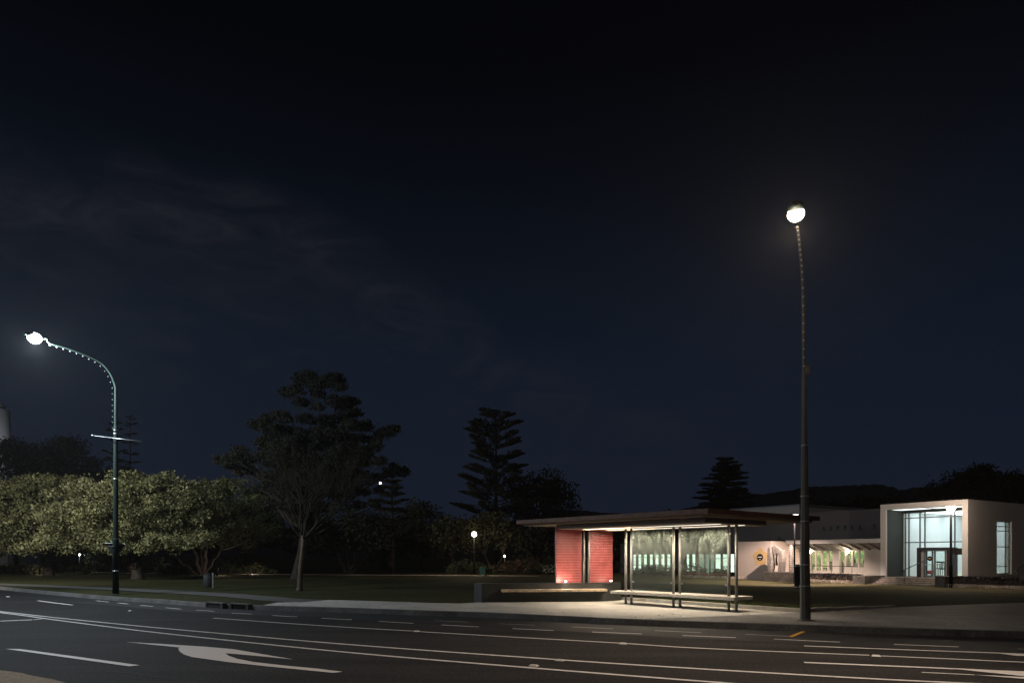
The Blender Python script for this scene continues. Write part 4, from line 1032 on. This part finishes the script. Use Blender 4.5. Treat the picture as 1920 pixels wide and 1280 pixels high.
# conifers
def conifer(name, label, px, base_py, top_py, Y, rbot, zlow, gap, nbr, rise, lens, lsize, dens, group=None, rtop=.9, power=.8, trunk_r=.28):
    base = Vector(((px-CX)/F*Y, Y, .14)); ztop = H-(top_py-HY)/F*Y
    t = thing(name, label, 'tree', base, group)
    mt = MB(); mt.tube([base-Vector((0,0,.1)), base+Vector((0,0,(ztop-.14)*.5)), Vector((base.x,base.y,ztop-.25))], [trunk_r, trunk_r*.6, .035], 7)
    mc = MB(); z = ztop-.75; i = 0
    while z > zlow:
        f = (ztop-z)/(ztop-zlow); r = rtop+(rbot-rtop)*f**power; ph = rng.uniform(0,6.28)
        for k in range(nbr):
            a = ph+2*math.pi*k/nbr+rng.uniform(-.25,.25); L = r*rng.uniform(.72,1.12)
            d = Vector((math.cos(a), math.sin(a), 0)); zz = z+rng.uniform(-.2,.2)*gap
            P = [Vector((base.x,base.y,zz))+d*(L*q)+Vector((0,0,L*rise*q**1.4)) for q in (0,.35,.7,1.0)]
            mt.tube(P, [.06,.05,.035,.015], 4, cap=False)
            q = lens[0]+rng.uniform(-.05,.08)
            nleaf = int(dens*L*(1-q))+8
            for _ in range(nleaf):
                s = q+(1-q)*rng.random(); g = (s-q)/(1-q); wid = lens[1]*L**.5*(math.sin(math.pi*min(1,g*.9+.1))**.8)
                base_p = Vector((base.x,base.y,zz))+d*(L*s)+Vector((0,0,L*rise*s**1.4))
                side = Vector((-d.y,d.x,0)); off = rng.uniform(-1,1)*wid
                p = base_p+side*off+Vector((0,0,rng.uniform(-.05,.22)*wid*1.2+abs(off)*.25))
                mc.leaf(p, (d*.8+side*(off*1.2)+Vector((0,0,.35+rng.uniform(-.2,.3)))).normalized(), lsize*.4, lsize*rng.uniform(.7,1.4), rdir())
        z -= gap*rng.uniform(.8,1.2)*(.75+.5*f); i += 1
    mt.build('trunk', 'bark', t, True); mc.build('crown', 'leaf_pine', t); return t
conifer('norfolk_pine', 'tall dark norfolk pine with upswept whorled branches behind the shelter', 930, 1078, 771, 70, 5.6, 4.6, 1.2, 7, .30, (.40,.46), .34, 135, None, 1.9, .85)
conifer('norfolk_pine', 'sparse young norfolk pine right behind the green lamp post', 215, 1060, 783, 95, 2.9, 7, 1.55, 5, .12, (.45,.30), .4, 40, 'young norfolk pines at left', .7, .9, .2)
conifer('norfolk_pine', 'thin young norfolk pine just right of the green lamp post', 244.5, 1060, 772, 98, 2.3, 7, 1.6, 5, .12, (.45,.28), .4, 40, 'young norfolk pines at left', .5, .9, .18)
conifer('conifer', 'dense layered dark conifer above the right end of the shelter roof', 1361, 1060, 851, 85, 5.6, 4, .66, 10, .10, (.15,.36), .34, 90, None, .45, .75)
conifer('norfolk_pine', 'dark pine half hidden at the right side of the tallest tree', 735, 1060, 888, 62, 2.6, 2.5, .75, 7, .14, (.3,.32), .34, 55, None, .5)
# dark background trees
def blob_tree(name, label, px, Y, top, bot, wpx, n, r, leaf='leaf_dark', size=.34, nleaf=60, group='dark trees along the back of the park', low=-.6, trunks=None, tr=.25):
    b = Vector(((px-CX)/F*Y, Y, .14)); zt = H-(top-HY)/F*Y; zb = H-(bot-HY)/F*Y; rx = wpx*.5/F*Y
    c = dome(b.x, b.y, (zt+zb)/2, max(.3,rx-r*.5), max(.3,rx*.8-r*.3), max(.3,(zt-zb)/2-r*.4), n, r, low)
    return tree_from_clumps(name, label, b, c, leaf, nleaf, size, 'bark', tr, .4, group, trunks)
blob_tree('park_tree', 'round dark tree right behind the norfolk pine', 1010, 76, 880, 1030, 165, 60, 1.3)
blob_tree('park_tree', 'dark tree between the pale trees and the tallest tree', 462, 66, 930, 1055, 150, 40, 1.2)
blob_tree('park_tree', 'dark many-stemmed tree right of the bare tree trunk', 655, 60, 955, 1050, 215, 50, 1.1, trunks=[((-1.3,0,2.4),.14),((-.4,.1,2.6),.16),((.7,0,2.6),.15),((1.8,.1,2.2),.12)])
blob_tree('park_tree', 'dark tree in the dip between tallest tree and norfolk pine', 788, 72, 934, 1065, 110, 36, 1.2)
blob_tree('park_tree', 'dark leafy tree just left of the park lamp', 850, 66, 962, 1068, 120, 36, 1.0, 'leaf_mid')
blob_tree('park_tree', 'low leafy tree behind and right of the park lamp', 925, 64, 958, 1050, 130, 40, 1.0, 'leaf_mid', trunks=[((-.8,0,1.8),.1),((.9,0,1.9),.1)])
blob_tree('park_tree', 'dark tree left of the red tiled wall', 1010, 62, 975, 1062, 90, 36, .95)
blob_tree('park_tree', 'dark tree in the gap right of the red tiled wall', 1150, 66, 985, 1072, 90, 34, 1.0)
blob_tree('park_tree', 'dark tree behind the shelter glass beyond the low wing', 1235, 84, 960, 1040, 150, 40, 1.4)
blob_tree('park_tree', 'dark tree mass at the left edge below the white tower', 30, 90, 822, 930, 130, 55, 1.5)
blob_tree('park_tree', 'dark bushy tree above the far left pale tree', 125, 88, 812, 930, 125, 50, 1.4)
blob_tree('park_tree', 'dark tree filling the gap under the young norfolk pines', 225, 84, 870, 960, 120, 36, 1.4)
blob_tree('park_tree', 'dark tree beyond the broad trees at the far left', -30, 72, 900, 1065, 170, 45, 1.6)
blob_tree('park_tree', 'dark understorey tree behind the green lamp post', 190, 76, 940, 1066, 200, 45, 1.4)
blob_tree('park_tree', 'dark understorey tree left of the tallest tree', 330, 80, 930, 1066, 190, 45, 1.5)
blob_tree('park_tree', 'dark understorey tree behind the tallest tree trunk', 560, 74, 950, 1068, 170, 45, 1.4)
blob_tree('park_tree', 'dark understorey tree behind the bare tree', 720, 78, 960, 1070, 150, 40, 1.4)
for px, top, w, l in ((1752,905,75,'dark tree left of the hill trees above the entrance block'),(1800,884,85,'dark tree above the lit entrance block'),(1845,866,95,'tallest dark tree of the mass at upper right'),(1905,872,110,'dark tree at the right edge above the building')):
    blob_tree('hill_tree', l, px, 100, top, 985, w, 45, 1.5, group='dark trees behind the museum', nleaf=45, size=.42)
for px, top, l in ((1625,928,'dark low tree behind the museum roof'),(1680,924,'dark low tree left of the entrance block roof'),(1560,934,'dark low tree behind the lettered wall')):
    blob_tree('hill_tree', l, px, 120, top, 985, 85, 30, 1.7, group='dark trees behind the museum', nleaf=40, size=.45)
# bare tree
b = G(562,1107,.14)
t = thing('bare_tree', 'leafless young tree with a pale lit trunk before the tallest dark tree', 'tree', b)
mt = MB(); fk = Vector((b.x+.16, b.y, 2.75))
mt.tube([b-Vector((0,0,.1)), b+Vector((0,0,.12)), b+Vector((.04,0,1.0)), b.lerp(fk,.75)+Vector((.02,0,0)), fk], [.2,.14,.115,.105,.095], 10)
mt.build('trunk', 'bark_grey', t, True)
mk_ = MB()
def grow(p, d, L, r, depth):
    pts = [p]; q = p; dd = d
    for i in range(4):
        dd = (dd+rdir()*.13+Vector((0,0,.05))).normalized(); q = q+dd*L/4; pts.append(q)
    mk_.tube(pts, [r*(1-.4*i/4) for i in range(5)], 5 if depth < 3 else 3, cap=False)
    if depth >= 5: return
    for i in range(3 if depth < 4 else 3):
        s = pts[rng.choice([2,3,4,4])]; nd = (dd+rdir()*.62+Vector((0,0,.08))).normalized()
        grow(s, nd, L*rng.uniform(.62,.85), r*.55, depth+1)
for a, tilt, L in ((0.1,.75,1.5),(1.2,.5,1.6),(2.4,.62,1.5),(3.3,.6,1.6),(4.3,.35,1.7),(5.3,.85,1.4),(.4,1.15,1.7),(2.9,.25,1.7),(.15,1.0,2.3),(.0,1.25,2.1),(-.3,.8,2.0)):
    grow(fk-Vector((0,0,rng.uniform(0,.25))), Vector((math.cos(a)*math.sin(tilt), math.sin(a)*math.sin(tilt), math.cos(tilt))), L*.92, .042, 0)
mk_.build('branches', 'twig', t)

# shrubs, hedges, flower beds
def shrub(name, label, px, py, Y, w, h, leaf, n=10, size=.16, dens=170, group='shrubs along the park border', cat='shrub', flowers=None):
    b = Vector(((px-CX)/F*Y, Y, .14)); t = thing(name, label, cat, b, group)
    m = MB()
    for i in range(n):
        x = rng.uniform(-.5,.5)*w; r = rng.uniform(.5,.8)*min(w,h)*.55
        clump(m, (b.x+x, b.y+rng.uniform(-.3,.3)*w*.6, b.z+max(r*.4, rng.uniform(.25,.85)*h*(1-(2*x/w)**2*.5))), r, int(dens*r)+14, size, .8)
    m.build('foliage', leaf, t)
    m = MB()
    for i in range(5): limb(m, b+Vector((rng.uniform(-.1,.1),0,-.03)), b+Vector((rng.uniform(-.4,.4)*w, rng.uniform(-.2,.2), h*.6)), .025, .008, 0, 3)
    m.build('stems', 'bark', t)
    if flowers:
        m = MB()
        for i in range(flowers):
            p = Vector((b.x+rng.uniform(-.5,.5)*w, b.y-w*.32+rng.uniform(-.1,.1), b.z+rng.uniform(.2,1)*h)); clump(m, p, .06, 7, .1)
        m.build('blossoms', 'flower_white', t)
    return t
for px, Y, w, h, lf, l in ((25,62,3.2,1.0,'leaf_mid','low rounded shrub at the far left border'),(62,61,2.6,1.2,'leaf_mid','pale shrub left of the thick tree trunk'),(148,60.5,2.4,1.0,'leaf_pale2','yellowish grassy shrub beside the lit path bend'),(118,70,3,2.2,'leaf_dark','dark shrub behind the slim trunk at left'),
    (185,67,3,2.3,'leaf_mid','shrub with lit leaves left of the green lamp post'),(236,64,2.6,1.6,'leaf_rust','reddish shrub just right of the green lamp post'),(298,63,2.4,1.6,'leaf_mid','upright shrub left of the pink-stemmed tree'),(322,62.5,2.2,.9,'leaf_pale2','strappy low shrub left of the pink stems'),(346,62,2,.9,'leaf_pale','silvery low shrub beside the pink stems'),
    (425,64,2.4,2.2,'leaf_mid','tall glossy shrub with sparkling leaves right of the pink stems'),(448,62,2.6,1.0,'leaf_mid','low leafy shrub right of the grey bin'),(474,62,2.4,1.1,'leaf_pale2','mounded pale shrub at the end of the lit border'),(503,61,1.6,.7,'leaf_mid','small leafy shrub nearest the bare tree'),(462,66,2.2,2.6,'leaf_mid','slender tall shrub at the back of the lit border'),
    (868,61,2.6,1.4,'leaf_mid','clipped green shrub left of the park lamp post'),(902,61,2.4,1.2,'leaf_mid','green shrub directly behind the park lamp post'),(955,60,3.2,1.15,'leaf_rust','low rusty red shrub right of the green bin'),(985,62,2.8,1.7,'leaf_rust','taller reddish shrub left of the red tiled wall'),(1008,61,2.2,1.1,'leaf_mid','small dark shrub beside the white flowers')):
    shrub('shrub', l, px, 0, Y, w, h, lf)
shrub('flowering_shrub', 'small shrub dotted with white flowers left of the red tiled wall', 1030, 0, 58.5, 1.5, .9, 'leaf_mid', 8, .14, 150, None, 'shrub', 45)
for px, nn, w, h, l in ((1170,40.6,2.6,1.0,'dark shrub at the left end of the low wing'),(1212,40.9,2.0,.9,'dark shrub under the narrow windows of the low wing'),(1226,40.7,2.2,1.15,'taller dark shrub under the row of narrow windows'),(1247,40.9,2.0,.8,'low dark shrub under the last narrow window left of the posts'),(1298,40.6,1.8,1.2,'round dark shrub seen through the right glass screen'),(1312,40.8,1.3,.9,'small dark shrub beside the glazed doors of the low wing'),(1348,40.9,1.2,.7,'small shrub right of the glazed doors of the low wing'),(1362,40.9,1.4,1.0,'dark shrub seen just left of the right posts')):
    Y = nn*(.849**2+.53**2)/(.849*(px-CX)/F+.53); shrub('shrub', l, px, 0, Y, w, h, 'leaf_dark', 8, .14, 150, 'shrubs in front of the low wing')
def hedge(name, label, u0, u1, n0, n1, z0, z1, leaf, cnt, size, cat, stuff=False):
    m = MB()
    for i in range(cnt):
        p = BP(rng.uniform(u0,u1), rng.uniform(n0,n1), z0+(z1-z0)*rng.random()**.8); l_ = size*rng.uniform(.6,1.3)
        m.leaf(p, (Vector((0,0,1))+rdir()*.9).normalized(), l_*.45, l_, rdir())
    if stuff: return tag(m.build(name, leaf), label, cat, None, 'stuff')
    t = thing(name, label, cat, BP((u0+u1)/2,(n0+n1)/2,.14)); m.build('foliage', leaf, t)
    m2 = MB(); bb(m2, u0+.05, u1-.05, n0+.08, n1-.08, GZ, z0+(z1-z0)*.6); m2.build('soil', 'mulch', t); return t
hu0 = BU(1518,38.4); hu1 = s0_-.78
hedge('hedge', 'dark clipped hedge in front of the cafe terrace', hu0, hu1, 38.4, 39.4, .3, .68, 'leaf_hedge', 4200, .13, 'hedge')
hedge('hedge', 'dark clipped hedge right of the entrance steps', s1_+.55, uR+5.5, 38.6, 39.6, .3, .70, 'leaf_hedge', 6500, .13, 'hedge')
hedge('flower_bed', 'pale flowers bordering the lawn below the terrace hedge', hu0, hu1, 37.8, 38.25, .15, .33, 'flower_white', 1500, .07, 'flowers', True)
hedge('flower_bed', 'pale flowers bordering the lawn right of the steps', s1_+.7, uR+5.5, 37.9, 38.5, .15, .33, 'flower_white', 2600, .07, 'flowers', True)
hedge('flower_bed', 'thin row of pale flowers on the terrace edge behind the hedge', hu0, hu1, 39.42, 39.58, .62, .74, 'flower_white', 600, .06, 'flowers', True)
hedge('flower_bed', 'white flowers in the bed before the low wing', BU(1292,39.2), BU(1400,38.2), 37.9, 38.6, .15, .34, 'flower_white', 700, .08, 'flowers', True)
hedge('flower_bed', 'dull red flowers behind the white ones before the low wing', BU(1290,40), BU(1375,40), 39.0, 39.8, .2, .5, 'flower_red', 600, .1, 'flowers', True)

# ------------------------------------------------------------------ park furniture and lamps
b = G(889,1078.5,.14)
t = thing('park_lamp', 'old style park lamp glowing warm left of the shelter', 'lamp post', b)
hz = H-(1001-HY)/F*b.y
m = MB(); m.tube([b, Vector((b.x,b.y,1.4)), Vector((b.x,b.y,1.42)), Vector((b.x,b.y,hz-.2))], [.07,.06,.045,.035], 10); m.build('pole', 'post_black', t, True)
m = MB(); m.sphere((b.x,b.y,hz), .2, 14, (1,1,1.05)); m.build('globe', 'lamp_globe', t, True)
m = MB(); m.lathe((b.x,b.y,hz+.2), [(.22,0),(.16,.06),(.03,.12)], 12); m.build('cap', 'dark_metal', t, True)
lamp('park_lamp_light', (b.x,b.y,hz), 420, (1,.8,.55), .08, t)
b = Vector(((1489.7-CX)/F*41.3, 41.3, .14))
t = thing('park_lamp', 'slim lamp post with a flat glowing disc head before the sculpture', 'lamp post', b)
hz = H-(964-HY)/F*b.y
m = MB(); m.tube([b, Vector((b.x,b.y,hz-.12))], [.06,.035], 10); m.build('pole', 'post_black', t, True)
m = MB(); m.lathe((b.x,b.y,hz), [(.036,-.12),(.036,-.1),(.03,-.09)], 20); m.lathe((b.x,b.y,hz), [(.27,-.003),(.2,.03),(.02,.05)], 20); m.build('shade', 'dark_metal', t, True)
m = MB(); m.lathe((b.x,b.y,hz), [(.2,-.044),(.22,-.02),(.2,-.005)], 20); m.build('lens', 'lamp_disc', t, True)
lamp('park_lamp_light', (b.x,b.y,hz-.022), 3900, (1,.77,.64), .03, t, 'SPOT', (R(134),.35), (b.x-.3,b.y+1.0,0))
b = G(1783,1101,.14)
t = thing('park_lamp', 'lamp post with a glowing upturned cone head before the entrance block', 'lamp post', b)
hz = H-(960-HY)/F*b.y
m = MB(); m.tube([b, Vector((b.x,b.y,1.3)), Vector((b.x,b.y,1.31)), Vector((b.x,b.y,hz-.05))], [.085,.08,.06,.055], 12); m.build('pole', 'post_black', t, True)
m = MB(); m.lathe((b.x,b.y,hz), [(.06,-.06),(.1,0),(.235,.27),(.22,.31)], 20); m.build('cone', 'lamp_cone', t, True)
m = MB(); m.lathe((b.x,b.y,hz+.312), [(.26,0),(.25,.02),(.03,.05)], 20); m.build('cap', 'dark_metal', t, True)
lamp('park_lamp_light', (b.x,b.y,hz+.16), 430, (1,.78,.6), .06, t)
# bins
b = G(389.5,1101.5,.14)
t = thing('litter_bin', 'grey metal litter bin with a pale side post on the left lawn', 'litter bin', b)
m = MB(); m.lathe(b, [(.2,.06),(.215,.1),(.215,.66),(.2,.68)], 18); m.build('drum', 'bin_metal', t, True)
m = MB(); m.lathe((b.x,b.y,b.z+.68), [(.225,.0),(.225,.035),(.12,.05)], 18); m.build('lid', 'bin_metal', t, True)
m = MB(); m.box(b.x+.235,b.x+.285,b.y-.03,b.y+.03,b.z,b.z+.78); m.build('side_post', 'steel', t)
b = G(905,1079.5,.14)
t = thing('litter_bin', 'small green litter bin beside the park lamp post', 'litter bin', b)
m = MB(); m.box(b.x-.22,b.x+.22,b.y-.2,b.y+.2,b.z+.08,b.z+.66); bevel(m.build('body', 'bin_green', t), .03)
m = MB(); m.box(b.x-.24,b.x+.24,b.y-.22,b.y+.22,b.z+.661,b.z+.72); bevel(m.build('lid', 'bin_green', t), .02)
for x in (-.17,.17):
    m = MB(); m.box(b.x+x-.03,b.x+x+.03,b.y-.03,b.y+.03,b.z,b.z+.079); m.build('foot', 'dark_metal', t)
# small garden lights
def garden_light(label, px, py, Y, power, col, r=.07, m='lamp_park', post=True):
    p = AT(px,py,Y); t = thing('garden_light', label, 'garden light', (p.x,p.y,.14), 'small lights in the garden')
    a = MB(); a.tube([(p.x,p.y,.14),(p.x,p.y,p.z-r)], .03, 8); a.build('post', 'dark_metal', t, True)
    a = MB(); a.sphere(p, r, 12); a.build('globe', m, t, True)
    if power: lamp('garden_light_lamp', p-Vector((0,.25,0)), power, col, .1, t)
garden_light('tiny lit garden light among the shrubs right of the park lamp', 946, 1042, 63, 14, (1,.85,.65), .07)
garden_light('tiny bluish white light under the far left trees', 149, 1039.5, 66, 30, (.85,.9,1), .08, 'lamp_cool')
def shaded_light(label, px, Y, power, col):
    x = (px-CX)/F*Y; t = thing('garden_light', label, 'garden light', (x,Y,.14), 'small lights in the garden')
    a = MB(); a.box(x-.07,x+.07,Y-.07,Y-.03,.14,.75); a.box(x-.07,x+.07,Y-.03,Y+.1,.68,.75); a.build('shield', 'dark_metal', t)
    a = MB(); a.box(x-.05,x+.05,Y-.029,Y-.01,.5,.66); a.build('lens', 'uplight', t)
    lamp('garden_light_lamp', (x,Y+.15,.6), power, col, .05, t)
shaded_light('low shielded garden light beside the pink lit stems', 408, 57.3, 60, (1,.78,.62))
shaded_light('low shielded garden light beside the lit path bend at left', 75, 60, 45, (1,.75,.6))
shaded_light('low shielded garden light before the last mounded shrub', 470, 59.5, 30, (1,.82,.62))
p = AT(713.5,905,70); t = thing('floodlight', 'distant bright floodlight glinting through the right side of the tallest tree', 'floodlight', (p.x,p.y,.14))
a = MB(); a.tube([(p.x,p.y,.14),(p.x,p.y,p.z-.15)], .06, 8); a.build('pole', 'dark_metal', t, True)
a = MB(); a.box(p.x-.11,p.x+.06,p.y-.05,p.y+.05,p.z-.1,p.z+.08); a.build('lens', 'lamp_disc', t)
# wood post by the path
p = G(132.5,1064,.14); t = thing('timber_post', 'short upright timber post lit beside the far left path', 'post', p)
a = MB(); a.box(p.x-.18,p.x+.18,p.y-.18,p.y+.18,p.z-.05,p.z+2.0); bevel(a.build('post_body', 'bark_pale', t), .02)
# far buildings
p = Vector(((-18-CX)/F*125, 125, .1)); zt = H-(768-HY)/F*125
t = thing('white_tower', 'round white tower rising behind the dark trees at the left edge', 'tower', p)
a = MB(); a.lathe(p, [(3.0,0),(3.0,zt-p.z)], 28); a.build('shaft', 'tower', t, True)
a = MB(); a.lathe((p.x,p.y,zt+.001), [(2.2,0),(2.2,1.0),(1.9,1.2)], 24); a.build('cap', 'tower_cap', t, True)
lamp('tower_floodlight', (p.x+9,p.y-9,zt-6), 900, (.9,.95,1), .3, t)
p = AT(-5,870,118); t = thing('white_building', 'white building with a sloping roofline behind the left edge trees', 'building', (p.x,p.y,.1))
a = MB(); zt = H-(845-HY)/F*118; zr = H-(866-HY)/F*118
vs = [(p.x-9,118,.1),(p.x+1.8,118,.1),(p.x+1.8,118,zr),(p.x-9,118,zt+4)]; vs += [(x,y+8,z) for x, y, z in vs]
a.add(vs, [(0,1,2,3),(7,6,5,4),(0,4,5,1),(1,5,6,2),(2,6,7,3),(3,7,4,0)]); a.build('wall', 'tower', t)
p = BP(uR+4,58,.1); t = thing('hip_roofed_house', 'low building with a pale hipped roof behind the entrance block', 'building', p)
a = MB(); bb(a, uR-1, uR+12, 55, 63, .1, 4.9); a.build('wall', 'render_dark', t)
a = MB(); q = [BP(uR-1.3,54.7,4.901),BP(uR+12.3,54.7,4.901),BP(uR+12.3,63.3,4.901),BP(uR-1.3,63.3,4.901),BP(uR+3,59,6.5),BP(uR+8,59,6.5)]
a.add(q, [(0,1,5,4),(1,2,5),(2,3,4,5),(3,0,4),(3,2,1,0)]); a.build('roof', 'roofing', t)
# hills
hp = [(-400,985),(0,1000),(700,995),(960,975),(1040,962),(1083,956.6),(1149,961),(1230,975),(1291,951),(1340,938),(1425,926.6),(1480,918.7),(1518,911.5),(1560,911),(1604,909),(1648,907.5),(1672,912),(1690,918.5),(1714,913.5),(1760,912),(1850,905),(1960,915),(2300,930)]
def ridge(name, pts, Y, m):
    a = MB(); top = [];
    for i in range(len(pts)-1):
        for k in range(8):
            f = k/8; x = pts[i][0]*(1-f)+pts[i+1][0]*f; g = f*f*(3-2*f); y = pts[i][1]*(1-g)+pts[i+1][1]*g
            q = AT(x,y,Y); q.z += Y*.0006*math.sin(x*.35)+Y*.0004*math.sin(x*.83+1); top.append(q)
    vs = []
    for q in top: vs += [(q.x*.72, q.y*.72, -2), (q.x*.9,q.y*.9,q.z*.62), tuple(q), (q.x*1.2,q.y*1.2,q.z*.8)]
    a.add(vs, [(4*i+j,4*(i+1)+j,4*(i+1)+j+1,4*i+j+1) for i in range(len(top)-1) for j in range(3)])
    o = struct(name, a, m); o.data.polygons.foreach_set('use_smooth', [True]*len(o.data.polygons)); return o
ridge('hills', hp, 1900, 'hill')

# ------------------------------------------------------------------ sky, weak warm sun lamp added for unseen street light, camera
w = bpy.data.worlds.new('World'); sc.world = w; w.use_nodes = True
t = w.node_tree; t.nodes.clear()
out = t.nodes.new('ShaderNodeOutputWorld'); bg = t.nodes.new('ShaderNodeBackground')
sky = t.nodes.new('ShaderNodeTexSky'); sky.sky_type = 'NISHITA'; sky.sun_disc = False
SE, SR = R(38), R(200)
sky.sun_elevation = SE; sky.sun_rotation = SR
tc = t.nodes.new('ShaderNodeTexCoord'); sep = t.nodes.new('ShaderNodeSeparateXYZ'); link(t, tc.outputs['Generated'], sep.inputs[0])
grad = ramp(t, sep.outputs['Z'], [(0.0, (.0066,.0100,.0200)), (.12, (.0060,.0096,.0194)), (.28, (.0040,.0076,.0162)), (.40, (.0026,.0046,.0092)), (.48, (.0012,.0023,.0049)), (.58, (.0004,.0006,.0017)), (1.0, (.0003,.0003,.0009))])
edge = ramp(t, mth(t, 'ADD', sep.outputs['X'], .6), [(.0,(.395,)*3),(.05,(.40,)*3),(.28,(.425,)*3),(.47,(.36,)*3),(.6,(.262,)*3),(.72,(.235,)*3),(1.0,(.13,)*3)]).outputs['Color']
band = mth(t, 'SUBTRACT', sep.outputs['Z'], edge)
mp = t.nodes.new('ShaderNodeMapping'); mp.inputs['Scale'].default_value = (1.2,1.0,3.4); mp.inputs['Rotation'].default_value = (0,R(-24),0)
link(t, tc.outputs['Generated'], mp.inputs['Vector'])
n1 = noise(t, 3.0, 5, .6, .6, mp.outputs['Vector']); n2 = noise(t, 9, 8, .7, 1.2, mp.outputs['Vector'])
bn_ = mth(t, 'ADD', band, mth(t, 'MULTIPLY', mth(t, 'SUBTRACT', n1.outputs['Fac'], .5), .13))
mask = ramp(t, mth(t, 'ADD', mth(t, 'MULTIPLY', bn_, 2.0), .6), [(.0,(.05,)*3),(.3,(.32,)*3),(.5,(.55,)*3),(.575,(1,)*3),(.625,(.5,)*3),(.69,(0,)*3)]).outputs['Color']
wisp = ramp(t, n2.outputs['Fac'], [(.34,(.12,)*3),(.5,(.4,)*3),(.7,(1,)*3)]).outputs['Color']
lfx = ramp(t, mth(t, 'ADD', sep.outputs['X'], .6), [(.0,(1,)*3),(.35,(.75,)*3),(.72,(.45,)*3),(.95,(.0,)*3)]).outputs['Color']
cl_ = mth(t, 'MULTIPLY', mth(t, 'MULTIPLY', mth(t, 'MULTIPLY', mask, wisp), lfx), .95)
col = mixc(t, cl_, grad.outputs['Color'], (.0155,.0165,.0235))
tint = mixc(t, .0045, col, sky.outputs['Color'])
link(t, col, bg.inputs['Color'])
sky_s = t.nodes.new('ShaderNodeBackground'); link(t, sky.outputs['Color'], sky_s.inputs['Color']); sky_s.inputs['Strength'].default_value = .0001
add = t.nodes.new('ShaderNodeAddShader'); link(t, bg.outputs[0], add.inputs[0]); link(t, sky_s.outputs[0], add.inputs[1])
bg.inputs['Strength'].default_value = 1.0
link(t, add.outputs[0], out.inputs[0])
sun = bpy.data.lights.new('sun', 'SUN'); sun.energy = .085; sun.angle = R(8); sun.color = (1,.78,.6)
so = bpy.data.objects.new('sun', sun); COL.objects.link(so)
sv = Vector((math.sin(SR)*math.cos(SE), math.cos(SR)*math.cos(SE), math.sin(SE)))
so.rotation_euler = (-sv).to_track_quat('-Z','Y').to_euler()

hz_m, ht, ho = nt('night_haze'); vs_ = ht.nodes.new('ShaderNodeVolumeScatter'); vs_.inputs['Density'].default_value = .00025; vs_.inputs['Anisotropy'].default_value = .3
link(ht, vs_.outputs[0], ho.inputs['Volume'])
mb = MB(); mb.box(-90,70,-20,110,-.5,34); struct('haze', mb, hz_m)
cam = bpy.data.cameras.new('camera'); co = bpy.data.objects.new('camera', cam); COL.objects.link(co)
co.location = (0,0,H); co.rotation_euler = (R(90),0,0)
cam.sensor_width = 36; cam.sensor_fit = 'HORIZONTAL'; cam.lens = 24.0; cam.shift_y = (HY-640)/1920
cam.clip_start = .1; cam.clip_end = 6000
sc.camera = co
sc.view_settings.view_transform = 'Standard'; sc.view_settings.look = 'None'; sc.view_settings.exposure = 0
sc.cycles.use_denoising = True
sc.cycles.max_bounces = 6; sc.cycles.transparent_max_bounces = 8
sc.cycles.sample_clamp_indirect = 2.0
